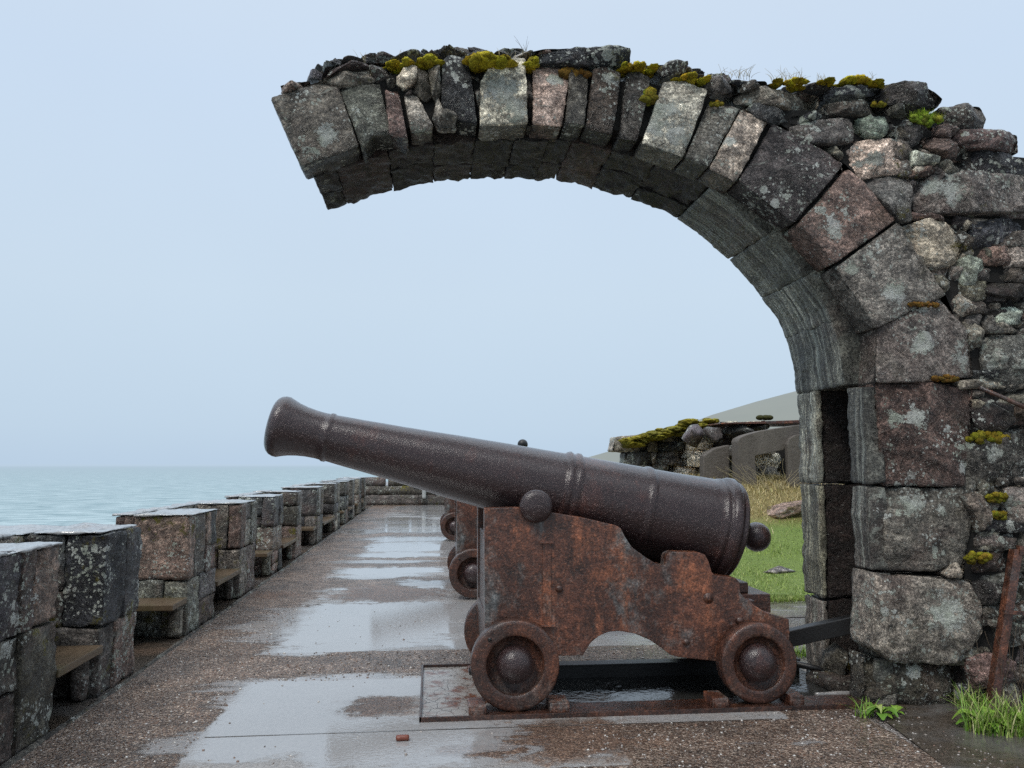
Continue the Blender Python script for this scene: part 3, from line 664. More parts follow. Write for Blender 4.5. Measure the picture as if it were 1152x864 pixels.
def onBank(px_, py_):
    r_ = ray(px_, py_); r_ = r_/r_[1]
    for y in np.linspace(7, 30, 1200):
        p = cam0+r_*y
        if p[2] <= bank_z(p[0], y)+.03: return p
    return cam0+r_*12
# hill in the haze
mb = MB(); V=[]; F=[]; n=60; m_=24
sil = [(560,545),(640,524),(672,512),(720,496),(760,482),(800,467),(850,452),(895,440),(960,424),(1060,404),(1200,385),(1500,372)]
sx = [onY(a,b,190)[0] for a,b in sil]; sz = [onY(a,b,190)[2] for a,b in sil]
for j in range(m_+1):
    t = j/m_; y = 130+120*t; prof = math.sin(min(1,t*2)*math.pi/2) if t<=.5 else 1-.5*(t-.5)
    for i in range(n+1):
        x = sx[0]+(sx[-1]-sx[0])*i/n; z = np.interp(x, sx, sz); z = -6+(z+6)*prof*(1 if t<=.5 else .98)
        if t<=.5: z += (1-prof)*2.0*mnoise.noise(Vector((x*.05,y*.05,0)))
        V.append((x,y,z))
for j in range(m_):
    for i in range(n): a=j*(n+1)+i; F.append((a,a+1,a+n+2,a+n+1))
mb.add(V,F); structure(mb.build('hill', 'hill'))

# ------------------------------------------------------------------ the arch
arch = empty('ruined_arch', (3.0, YA, 0), 'broken stone arch springing from a rubble wall, its left end hanging free over the cannon', 'arch')
def Z1(l): return [(290+x*.37326, 30+y*.37326) for x,y in l]
def Z2(l): return [(700+x*.39339, 40+y*.39339) for x,y in l]
def Z5(l): return [(880+x*.30088, 350+y*.30088) for x,y in l]
def Z6(l): return [(880+x*.30562, 600+y*.30562) for x,y in l]
def Z14(l): return [(1050+x*.3238, 320+y*.3238) for x,y in l]
def W(l, dy=0.0): return [onY(a,b,YA+dy) for a,b in l]
for lx,ly,lr in ((1063,689,38),(1040,383,26),(1086,404,22),(936,256,22),(957,303,16),(1070,213,30),(1052,207,18),(1030,567,24),(1062,575,10),(752,128,34),(765,150,26),(738,140,22),(566,98,30),(580,120,24),(624,88,14),(366,150,22),(685,85,13),(1005,330,26),(1030,470,22),(1092,170,14),(1096,500,12),(1120,510,16),(1088,525,14),(1034,757,14),(1072,760,12),(900,590,0.1),(1010,150,14),(985,178,14),(1010,470,16),(1052,690,20),(352,170,14),(820,160,12)):
    q = onY(lx,ly,YA); LICH.append((q[0],q[2],lr*YA/900*1.15))
front = [
 (Z1([(36,210),(175,158),(238,168),(302,352),(127,412)]),'g'),
 (Z1([(246,180),(300,168),(365,160),(405,320),(350,322),(312,360)]),'g'),
 (Z1([(383,185),(425,190),(452,335),(395,318)]),'r'),
 (Z1([(438,196),(480,195),(528,298),(500,308),(462,310)]),'l'),
 (Z1([(556,105),(575,80),(600,80),(636,94),(662,287),(605,275),(552,258)]),'b'),
 (Z1([(672,160),(712,100),(740,88),(806,88),(815,285),(672,290)]),'w'),
 (Z1([(832,108),(920,112),(940,150),(920,290),(832,285)]),'p'),
 (Z1([(943,118),(1003,115),(985,296),(928,290)]),'g'),
 (Z1([(1015,120),(1060,110),(1100,130),(1075,315),(990,298)]),'r'),
 (Z2([(20,95),(50,90),(86,112),(50,290),(-6,285)]),'d'),
 (Z2([(122,125),(180,122),(248,150),(180,342),(62,300)]),'w'),
 (Z2([(257,178),(345,200),(250,372),(186,342)]),'g'),
 (Z2([(348,202),(420,240),(330,415),(254,374)]),'p'),
 (Z2([(440,245),(635,365),(500,530),(340,410)]),'d'),
 (Z2([(645,380),(785,525),(610,650),(508,540)]),'r'),
 (Z2([(790,535),(930,738),(730,835),(618,660)]),'g'),
 (Z5([(370,60),(600,-55),(700,60),(730,240),(560,262),(366,265)]),'g'),
]
random.seed(3)
for poly, c_ in front:
    mb = MB(); face_stone(mb, W(poly), YA+rng.uniform(-.012,.012), .25, tint(c_)*1.05, step=.015, bulge=.020, rough=.007, rnd=.025, inset=-.012, zmax_rings=14, facets=5, ds=.03, bmax=.012, side_shade=.28 if min(p[1] for p in poly) < 135 else .8)
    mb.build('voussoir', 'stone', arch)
piers = [(Z5([(362,262),(560,262),(735,280),(722,450),(700,655),(390,652)]),'r',.0),
 (Z5([(395,660),(700,660),(720,690),(738,780),(700,960),(590,975),(400,975)]),'d',.01),
 (Z6([(340,146),(420,158),(700,172),(742,260),(746,370),(690,440),(650,480),(405,480),(330,420)]),'g',-.03),
 (Z6([(325,462),(420,486),(660,488),(655,660),(330,650)]),'d',.02)]
for poly, c_, dy in piers:
    mb = MB(); face_stone(mb, W(poly), YA+dy, .235-dy, tint(c_), step=.016, bulge=.035, rough=.012, rnd=.05, inset=-.002, zmax_rings=16, facets=6, ds=.03, bmax=.022)
    mb.build('pier_block', 'stone', arch)
# rear course (the soffit)
rear = Z1([(210,553),(270,535),(410,495),(530,470),(640,460),(745,455),(835,460),(895,462),(1005,485),(1125,519)])+Z2([(160,525),(305,643),(400,752),(468,864)])+[(896,441)]
RW = [onY(a,b,YA+TH) for a,b in rear]; RI = [np.array([p[0],p[2]]) for p in RW]
nrm = []
for i in range(len(RI)):
    a = RI[min(i+1,len(RI)-1)]-RI[max(i-1,0)]; q = np.array([-a[1], a[0]]); q /= np.linalg.norm(q); nrm.append(q)
nrm[0] = nrm[1]
thick = [.36]*len(RI)
RA = np.array(RI); 
def rc(i, t):   # Catmull-Rom through the measured intrados
    p = [RA[max(0,min(len(RA)-1,i+d))] for d in (-1,0,1,2)]
    return .5*((2*p[1])+(-p[0]+p[2])*t+(2*p[0]-5*p[1]+4*p[2]-p[3])*t*t+(-p[0]+3*p[1]-3*p[2]+p[3])*t**3)
for i in range(len(RI)-1):
    last = i == len(RI)-2; wide = i < 10
    C_ = [rc(i, t) for t in np.linspace(0,1,5)]
    if last: C_.append(C_[-1]+np.array([.0,-.012]))
    n0, n1 = nrm[i], nrm[i+1]
    if last: n1 = np.array([1.0, 0.0])
    if last: n0 = nrm[i]
    P_ = C_+[C_[-1]+n1*.36, C_[0]+n0*.36]
    cc = sum(P_)/len(P_); P_ = [cc+(p-cc)*(.993 if wide else 1.004) for p in P_]
    y0 = .225; cut = y0+(TH-y0)*rng.uniform(.4,.65)
    for (ya, yb, dz) in ([(y0,TH,0)] if (i%3==1 or not wide) else [(y0,cut-.004,rng.uniform(-.006,.010)),(cut+.004,TH,0)]):
        P2 = [p+np.array([0,dz]) for p in P_]; q = [np.array(p) for p in P2]
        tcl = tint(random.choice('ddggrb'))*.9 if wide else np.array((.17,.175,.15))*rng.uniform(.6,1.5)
        face_stone(mb if False else (mbx := MB()), q, YA+ya, yb-ya, tcl, step=.022, bulge=.006, rough=.022 if wide else .014, rnd=.012, facets=2, ds=.03, zmax_rings=4, ang=(None if wide else 'Y'), bmax=.010)
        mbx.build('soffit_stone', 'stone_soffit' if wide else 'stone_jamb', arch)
# far jamb blocks
XJ = onY(900,600,YA+TH)[0]
zs = onY(896,441,YA+TH)[2]-.004
zc = [0, .50, 1.22, zs-.005]
for a0, a1, c_ in zip(zc[:-1], zc[1:], 'dgg'):
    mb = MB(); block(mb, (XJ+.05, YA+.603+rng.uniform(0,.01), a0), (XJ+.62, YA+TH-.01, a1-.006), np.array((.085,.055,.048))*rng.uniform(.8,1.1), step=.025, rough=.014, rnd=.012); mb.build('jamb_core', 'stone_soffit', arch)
    mb = MB(); block(mb, (XJ+rng.uniform(0,.015), YA+.595, a0), (XJ+.048, YA+TH, a1-.006), tint('l')*1.25, step=.025, rough=.012, rnd=.012, ang='Y'); mb.build('jamb_block', 'stone_jamb', arch)
# near jamb: liner stones standing proud of the pier blocks on the passage side
XL = onY(984,620,YA)[0]
zl = [0, onY(985,742,YA)[2], onY(985,645,YA)[2], onY(985,545,YA)[2], onY(985,432,YA)[2]-.0]
for a0, a1, c_ in zip(zl[:-1], zl[1:], 'glll'):
    mb = MB(); block(mb, (XL+rng.uniform(-.004,.004), YA+.045, a0), (XL+.12, YA+.235, a1-.004), np.array((.11,.112,.10))*rng.uniform(.8,1.15), step=.022, rough=.010, rnd=.014, ang='Y'); mb.build('jamb_block', 'stone_jamb', arch)
XN = onY(962,600,YA+.225)[0]
# back of the portcullis groove
mb = MB(); block(mb, (XN+.36, YA+.10, 0), (XN+.62, YA+.60, zs+.05), (.03,.026,.024), step=.06, rough=.02); 
block(mb, (XN+.03, YA+.27, zs+.01), (XN+.62, YA+.8, zs+.25), (.03,.026,.024), step=.06, rough=.01)
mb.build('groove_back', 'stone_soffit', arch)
# wall core behind the rubble (dark joints)
core_top = Z2([(560,400),(520,262),(640,215),(800,205),(905,215),(985,275),(1149,300)])
outl = [(1012,255),(900,160),(850,124),(900,124),(1000,130),(1035,142),(1080,162),(1115,174),(1180,180),(1600,190),(1600,900),(1085,815),(1085,420),(1060,340)]
mb = MB(); P_ = []
for a,b in outl:
    q = onY(a,b,YA+.07); P_.append((q[0], YA+.07, max(q[2], -.1)))
prism(mb, P_, (0,TH-.09,0), bev=0); mb.build('wall_core', 'core', arch)
# extrados fill over the ring (dark packing between voussoirs)
mb = MB()
ins = Z1([(110,235),(165,385),(305,345),(400,318),(560,275),(700,275),(850,275),(1000,290),(1090,315)])+Z2([(60,290),(180,325),(330,395),(490,510),(600,630),(720,810),(745,920)])
outs = Z1([(110,235),(200,190),(350,150),(480,138),(600,125),(700,135),(850,145),(1000,155),(1090,165)])+Z2([(70,135),(240,175),(430,240),(640,370),(780,530),(920,730),(1000,930)])
PI_ = [onY(a,b,YA+.07) for a,b in ins]; PO_ = [onY(a,b,YA+.07) for a,b in outs]
for i in range(len(PI_)-1):
    q = [PI_[i],PI_[i+1],PO_[i+1],PO_[i]]; prism(mb, q, (0,.15,0), bev=0)
PR = [onY(a,b,YA+.03) for a,b in outs]
for i in range(len(PR)-1):
    q = [PR[i]-np.array([0,-.2,.14]),PR[i+1]-np.array([0,-.2,.14]),PR[i+1]-np.array([0,-.2,.02]),PR[i]-np.array([0,-.2,.02])]; prism(mb, q, (0,.62,0), bev=0)
mb.build('ring_packing', 'core', arch)

stones = [ # hand-placed rubble, (outline, tint)
 (Z2([(215,112),(290,112),(340,130),(335,150),(255,162),(238,132)]),'d'),
 (Z2([(325,150),(370,120),(420,120),(425,137),(350,155)]),'d'),
 (Z2([(335,165),(385,135),(480,148),(575,158),(572,195),(545,208),(470,195),(340,182)]),'g'),
 (Z2([(370,195),(385,185),(490,205),(495,230),(440,245),(375,222)]),'b'),
 (Z2([(495,220),(595,208),(605,222),(520,242),(497,240)]),'b'),
 (Z2([(490,250),(560,235),(660,228),(672,260),(670,295),(610,305),(540,305),(500,285)]),'g'),
 (Z2([(575,312),(640,308),(642,345),(625,350)]),'l'),
 (Z2([(600,180),(690,178),(770,195),(770,210),(700,222),(600,215)]),'d'),
 (Z2([(600,147),(670,140),(750,140),(755,155),(700,168),(610,168)]),'b'),
 (Z2([(740,165),(755,130),(860,122),(910,145),(935,165),(920,190),(850,190),(760,180)]),'d'),
 (Z2([(675,230),(765,222),(762,275),(745,290),(715,285),(680,262)]),'t'),
 (Z2([(778,195),(815,185),(832,208),(822,220),(782,220)]),'g'),
 (Z2([(765,250),(780,240),(795,270),(770,290)]),'d'),
 (Z2([(782,225),(850,225),(915,250),(905,275),(840,312),(790,290)]),'d'),
 (Z2([(645,320),(665,295),(760,288),(825,305),(830,350),(820,385),(690,402),(650,385),(640,345)]),'p'),
 (Z2([(870,290),(905,283),(990,320),(995,350),(960,352),(880,315)]),'r'),
 (Z2([(838,320),(870,318),(912,345),(905,365),(845,362)]),'t'),
 (Z2([(915,355),(960,350),(985,370),(975,388),(925,385)]),'l'),
 (Z2([(825,370),(880,365),(920,378),(900,395),(830,400)]),'r'),
 (Z2([(700,410),(760,398),(825,392),(837,420),(832,525),(790,530),(745,475)]),'g'),
 (Z2([(840,480),(850,425),(900,392),(990,388),(1180,400),(1180,500),(1000,507),(850,500)]),'l'),
 (Z2([(930,190),(1000,182),(1050,185),(1068,220),(1060,250),(1010,262),(950,235)]),'d'),
 (Z2([(915,245),(950,240),(975,262),(945,292),(905,280)]),'r'),
 (Z2([(960,290),(975,265),(1050,258),(1145,275),(1149,325),(1050,320),(1000,315)]),'r'),
 (Z2([(990,330),(1050,315),(1120,330),(1165,360),(1185,400),(1000,390)]),'b'),
 (Z2([(800,545),(880,525),(980,540),(985,600),(965,650),(900,668),(850,620)]),'p'),
 (Z2([(830,520),(860,507),(985,515),(982,535),(900,525)]),'r'),
 (Z2([(982,520),(1005,518),(1010,540),(995,560)]),'l'),
 (Z2([(985,565),(1005,565),(1008,608),(990,612)]),'g'),
 (Z2([(1012,530),(1190,505),(1190,585),(1020,600)]),'b'),
 (Z2([(1010,605),(1160,588),(1170,650),(1060,650)]),'r'),
 (Z2([(975,640),(1000,625),(1055,650),(1058,690),(1030,725),(985,715),(970,680)]),'t'),
 (Z2([(905,670),(930,668),(960,715),(945,738),(925,715)]),'g'),
 (Z2([(1075,655),(1180,645),(1180,710),(1085,690)]),'d'),
 (Z2([(1035,720),(1060,700),(1160,715),(1160,755),(1080,745)]),'d'),
 (Z2([(945,745),(1010,728),(1030,745),(1015,790),(985,805)]),'l'),
 (Z2([(1090,800),(1110,765),(1149,755),(1160,820),(1090,825)]),'t'),
 (Z14([(125,115),(155,108),(188,160),(188,245),(165,262),(140,200)]),'g'),
 (Z14([(200,140),(270,125),(340,140),(340,165),(200,165)]),'l'),
 (Z14([(195,180),(370,172),(370,350),(230,378),(205,330),(190,260)]),'g'),
 (Z14([(155,400),(200,392),(272,425),(285,480),(240,510),(175,508),(150,450)]),'d'),
 (Z14([(130,560),(240,520),(360,490),(360,690),(150,700),(125,650)]),'d'),
 (Z14([(105,735),(190,710),(205,740),(200,830),(165,864),(150,800)]),'p'),
 (Z14([(260,710),(370,700),(370,830),(285,832),(265,770)]),'g'),
 (Z14([(275,430),(370,400),(370,480),(290,490)]),'r'),
 (Z6([(600,150),(650,105),(690,125),(680,165),(615,165)]),'p'),
 (Z6([(700,30),(760,0),(880,20),(880,60),(760,75)]),'l'),
 (Z6([(705,190),(760,180),(850,200),(830,260),(750,265),(710,230)]),'d'),
 (Z6([(745,275),(830,265),(840,330),(790,350),(750,320)]),'l'),
 (Z6([(690,470),(760,440),(850,470),(840,560),(720,580)]),'r'),
 (Z6([(840,260),(930,250),(930,340),(850,350)]),'r'),
 (Z6([(860,170),(950,160),(950,240),(850,250)]),'g'),
 # over the ring
 (Z1([(175,152),(240,118),(345,115),(360,150),(300,165),(240,168)]),'l'),
 (Z1([(188,140),(200,105),(290,95),(390,92),(385,108),(240,120)]),'r'),
 (Z1([(66,165),(150,152),(155,162),(70,195)]),'r'),
 (Z1([(335,110),(395,112),(392,140),(360,152),(340,140)]),'d'),
 (Z1([(420,140),(440,118),(480,112),(478,160),(440,178),(418,165)]),'w'),
 (Z1([(480,125),(520,120),(525,200),(505,215),(470,185)]),'l'),
 (Z1([(512,120),(548,112),(552,190),(545,235),(525,200)]),'g'),
 (Z1([(385,140),(405,135),(415,172),(392,170)]),'g'),
 (Z1([(832,66),(870,58),(1060,57),(1120,65),(1120,105),(960,114),(835,100)]),'b'),
 (Z1([(1040,130),(1075,118),(1098,140),(1090,165),(1045,165)]),'w'),
 (Z2([(90,76),(190,70),(192,100),(120,110)]),'d'),
 (Z1([(540,200),(560,250),(600,262),(596,300),(545,300),(528,270)]),'g'),
 (Z1([(425,180),(470,180),(482,195),(440,196)]),'g'),
 (Z1([(640,140),(670,150),(672,280),(660,200)]),'g'),
 (Z1([(808,120),(830,110),(832,280),(818,284)]),'l'),
]
random.seed(11); rng = np.random.default_rng(11)
mb = MB()
for poly, c_ in stones:
    cx = np.mean([p[0] for p in poly]); top = c_ and min(p[1] for p in poly) < 140
    my = np.mean([p[1] for p in poly]); dep = .11 if (cx < 600 and my > 95) else rng.uniform(.25,.5)
    face_stone(mb, W(poly), YA+rng.uniform(-.03,.03), dep, tint(c_)*1.1, step=.014, bulge=.040, rough=.009, rnd=.055, facets=6, inset=-.035, ds=.05, zmax_rings=13, ang=rng.normal(0,.2), bmax=.014)
crest = Z1([(60,200),(200,140),(330,118),(450,110),(560,92),(640,92),(760,95),(840,108),(960,112),(1080,118)])+Z2([(60,100),(150,120),(260,140),(350,165),(430,172),(560,165),(800,160),(900,172)])
xs_ = [p[0] for p in crest]; ys_ = [p[1] for p in crest]; px_ = 352
while px_ < 985:
    w_ = rng.uniform(14,34); h_ = rng.uniform(10,17); cx = px_+w_/2; cy = np.interp(cx, xs_, ys_)+11
    for dy in (.22,.45,.68):
        q = onY(cx+rng.uniform(-6,6), cy-rng.uniform(0,4)-3, YA+dy); k_ = (YA+dy)/900
        boulder(mb, q, (w_*.85*k_, .17, h_*.50*k_), tint(random.choice('ddgrbb')), 4, 7, rot=rng.normal(0,.14), rough=.02)
    px_ += w_*.9
mb.build('rubble_stonework', 'rubble', arch)
# small packing stones further back between the big ones, and the wall beyond the frame
mb = MB()
def inside(x, z, poly):
    c_ = False; n_ = len(poly); j = n_-1
    for i in range(n_):
        xi, zi = poly[i]; xj, zj = poly[j]
        if (zi > z) != (zj > z) and x < (xj-xi)*(z-zi)/(zj-zi+1e-9)+xi: c_ = not c_
        j = i
    return c_
creg = [(p[0], p[2]) for p in P_]
hand = [[(q[0],q[2]) for q in W(p)] for p,_ in stones]
def packing(mb, x0, x1, z0, z1, hrow, wcol, test, emit, seed=0):
    """courses of angular stones whose corners are shared, so they fit tightly"""
    def zl(k_, x): return z0+k_*hrow+hrow*.42*mnoise.fractal(Vector((x*1.1/hrow*.16, k_*3.7+seed, 0)), 1, 2, 3)
    k_ = 0
    while z0+k_*hrow < z1:
        x = x0+rng.uniform(-1,0)*wcol
        xt = xb = x
        while x < x1:
            w_ = wcol*rng.choice([.45,.7,1.0,1.35,1.8]); nt_, nb_ = x+w_+rng.uniform(-.2,.2)*wcol*.7, x+w_+rng.uniform(-.2,.2)*wcol*.7
            q = [(xb, zl(k_,xb)), (nb_, zl(k_,nb_)), (nt_, zl(k_+1,nt_)), (xt, zl(k_+1,xt))]
            if rng.uniform() < .35: q.insert(3, ((xt+nt_)/2, zl(k_+1,(xt+nt_)/2)+hrow*rng.uniform(0,.12)))
            if test(q): 
                if rng.uniform() < .22 and w_ > wcol*.6:      # split flat
                    mL = ((q[0][0]+q[-1][0])/2, (q[0][1]+q[-1][1])/2); mR = ((q[1][0]+q[2][0])/2, (q[1][1]+q[2][1])/2)
                    emit([q[0],q[1],mR,mL]); emit([mL,mR,q[2],q[-1]])
                else: emit(q)
            x += w_; xt, xb = nt_, nb_
        k_ += 1
def test(q):
    cx, cz = sum(a for a,_ in q)/len(q), sum(b for _,b in q)/len(q)
    if not (inside(cx,cz,creg) and inside(cx,cz+.05,creg)): return False
    return not any(all(inside(a*.7+cx*.3,b*.7+cz*.3,h_) for a,b in q) for h_ in hand)
XF_ = onY(1165,400,YA)[0]
def emit(q):
    far = q[0][0] > XF_
    face_stone(mb, q, YA+rng.uniform(.0,.035)+(0 if far else .02), .15, tint(random.choice('ddgglrbgdlw')), step=.018, bulge=.032, rough=.007, rnd=.05, facets=5, ds=.05, bmax=.010, inset=.012)
packing(mb, XN+.3, XF_, 0, 3.7, .105, .17, test, emit, 1)
packing(mb, XF_-.1, 6.2, 0, 3.7, .17, .32, lambda q: q[0][0] > XF_-.02 and test(q), emit, 5)
mb.build('packing_stones', 'rubble', arch)
mb = MB(); a = onY(*Z14([(160,358)])[0], YA-.03); b = onY(*Z14([(340,436)])[0], YA-.05); tube(mb, [a,b+(b-a)*.25], .013, .013, 6)
mb.build('iron_strap', 'rustwheel', arch)

# ------------------------------------------------------------------ moss cushions and tufts on the masonry
def cushion(c, sx_, sy_, sz_, col_a, name='moss_cushion', label='', n=1500, cat='moss', group='moss cushions on the arch', bl=.009):
    mb = MB(); v, f = ICO[3]; nb = max(4, int(4.5*sx_/sz_)); wall_ = sy_ < .07
    if wall_: nb *= 2
    for b_ in range(nb*2):
        t = rng.uniform(-1,1); env = (1-abs(t)**2.5)**.6
        bc = np.array([t*sx_*.85, rng.uniform(-1,1)*sy_*.75, sz_*rng.uniform(-.35,.12)*env-(1-env)*sz_*.35])
        r_ = np.array([rng.uniform(.3,.85)*sz_*1.2, rng.uniform(.5,1.0)*sz_*1.2, sz_*rng.uniform(.25,.55)*max(env,.4)])
        if wall_: bc = np.array([t*sx_, rng.uniform(-.25,.25)*sy_+sy_*.75, sz_*rng.uniform(-.7,.7)*(1-abs(t)*.6)]); r_ = sz_*rng.uniform(.18,.5)*np.array([rng.uniform(1,1.6),.7,rng.uniform(.7,1.2)])
        off = rng.uniform(0,50); p = v*(1+fbm(v, 2.6, 3, off)*.30+fbm(v, 9, 2, off)*.10)[:,None]*r_+bc
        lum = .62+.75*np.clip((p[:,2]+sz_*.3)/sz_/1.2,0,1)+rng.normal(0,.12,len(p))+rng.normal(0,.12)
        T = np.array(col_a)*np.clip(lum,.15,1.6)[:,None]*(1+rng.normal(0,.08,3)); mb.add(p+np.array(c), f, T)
        for i in rng.integers(0, len(v), max(20, n//(nb*2))):
            if v[i,2] < -.1: continue
            blade(mb, p[i]+np.array(c)-v[i]*.002, bl*rng.uniform(.4,1.2), .0022, rng.uniform(.2,1.2), rng.uniform(0,6.28), T[i]*rng.uniform(.7,1.7), seg=1)
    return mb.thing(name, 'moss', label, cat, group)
YEL = (.66,.52,.03); OLV = (.24,.20,.015); BRN=(.22,.12,.02); GRN=(.30,.40,.04)
def mo(z_, rx, rz, colr, label, dy=.06, ry=.09, **kw):
    p = onY(z_[0], z_[1]+rz*.25, YA+dy); s_ = 4.5/900*1.12; cushion((p[0],p[1],p[2]), rx*s_, ry, rz*s_, colr, label=label, **kw)
mo(Z1([(430,112)])[0], 17, 7, YEL, 'flat yellow moss pad left of the larger leftmost cushion on the arch')
mo(Z1([(508,108)])[0], 15, 9, YEL, 'rounded yellow moss cushion left of the dark blue voussoir')
mo(Z1([(690,98)])[0], 26, 15, YEL, 'largest thick yellow moss cushion, spilling over the arch left of the dark slab', dy=.02)
mo(Z1([(826,115)])[0], 6, 9, YEL, 'tiny yellow moss knob just left of the dark coping slab')
mo(Z1([(962,128)])[0], 14, 9, BRN, 'brown withered moss cushion under the dark coping slab', dy=.0, ry=.05)
mo(Z2([(30,92)])[0], 25, 7, YEL, 'long yellow moss mat just right of the dark coping slab')
mo(Z2([(198,126)])[0], 23, 8, YEL, 'yellow moss mat draped over the lichen white voussoir')
mo(Z2([(85,165)])[0], 6, 12, OLV, 'narrow olive moss clump wedged beside the lichen white voussoir', dy=-.01, ry=.04)
mo(Z2([(272,187)])[0], 6, 5, OLV, 'small olive moss dot on the joint at the arch shoulder', dy=-.01, ry=.03)
mo(Z2([(472,136)])[0], 21, 6, YEL, 'yellow moss mat with grass wisps on the grey top slab')
mo(Z2([(650,132)])[0], 41, 7, YEL, 'widest yellow moss mat, on the dark slab at the wall top')
mo(Z2([(740,190)])[0], 7, 4, OLV, 'small olive moss dot below the wall top slab', dy=-.03, ry=.03)
mo(Z2([(885,225)])[0], 17, 8, GRN, 'bright green leafy clump growing near the wall top', dy=-.04, ry=.06, name='green_clump', cat='plant', group=None, bl=.04)
mo(Z14([(205,528)])[0], 22, 9, OLV, 'olive moss bank in the wall joint right of the upper pier block', dy=-.01, ry=.05)
mo(Z14([(232,738)])[0], 9, 7, OLV, 'olive moss tuft in the joint beside the pale pier-side stone', dy=-.01, ry=.04)
mo(Z14([(235,800)])[0], 10, 6, OLV, 'lower olive moss tuft in the joint beside the pale pier-side stone', dy=-.01, ry=.04)
mo(Z6([(730,88)])[0], 14, 7, OLV, 'olive moss tuft above the reddish low wall stones', dy=-.02, ry=.04)
mo(Z5([(620,245)])[0], 14, 5, BRN, 'brown moss strip on the joint above the top pier block', dy=-.02, ry=.03)
mo(Z2([(870,765)])[0], 16, 4, BRN, 'brown moss strip on the joint of the lowest voussoir', dy=-.02, ry=.025)
def wisps(z_, n_, w_, h_, label, name='grass_tuft', mat='straw', spread=.5, tcol=(.3,.28,.12), group='dry grass wisps on the arch'):
    p = onY(z_[0], z_[1], YA+.08); mb = MB()
    for i in range(n_):
        q = p+np.array([rng.uniform(-w_,w_), rng.uniform(-.03,.03), -.01]); az = rng.uniform(0,6.28); h = h_*rng.uniform(.5,1.1); le = rng.uniform(.1,spread)
        pts = [q+np.array([math.cos(az)*le*h*t**1.7, math.sin(az)*le*h*t**1.7*.4, h*t*(1-.25*le*t)]) for t in np.linspace(0,1,6)]
        tube(mb, pts, .0017, .0006, 3, tcol)
    mb.thing(name, mat, label, 'grass', group)
wisps(Z1([(315,112)])[0], 5, .02, .11, 'few straw wisps near the broken left end of the arch')
wisps(Z1([(445,92)])[0], 7, .035, .07, 'short straw wisps on the leftmost moss pad')
wisps(Z1([(735,85)])[0], 9, .12, .05, 'fine straw wisps on the largest moss cushion')
wisps(Z1([(812,95)])[0], 8, .03, .15, 'tall forked twiggy wisps left of the dark coping slab', mat='twig', spread=.9)
wisps(Z2([(325,115)])[0], 26, .10, .085, 'spreading grass wisps between the two shoulders of the arch', spread=1.3)
wisps(Z2([(470,125)])[0], 30, .10, .09, 'dense dry grass wisps on the grey top slab', spread=1.2)
wisps(Z2([(570,128)])[0], 14, .02, .06, 'sparse wisps at the left edge of the widest moss mat', spread=1)
wisps(Z2([(712,115)])[0], 3, .02, .05, 'lone pair of wisps above the widest moss mat', spread=1)

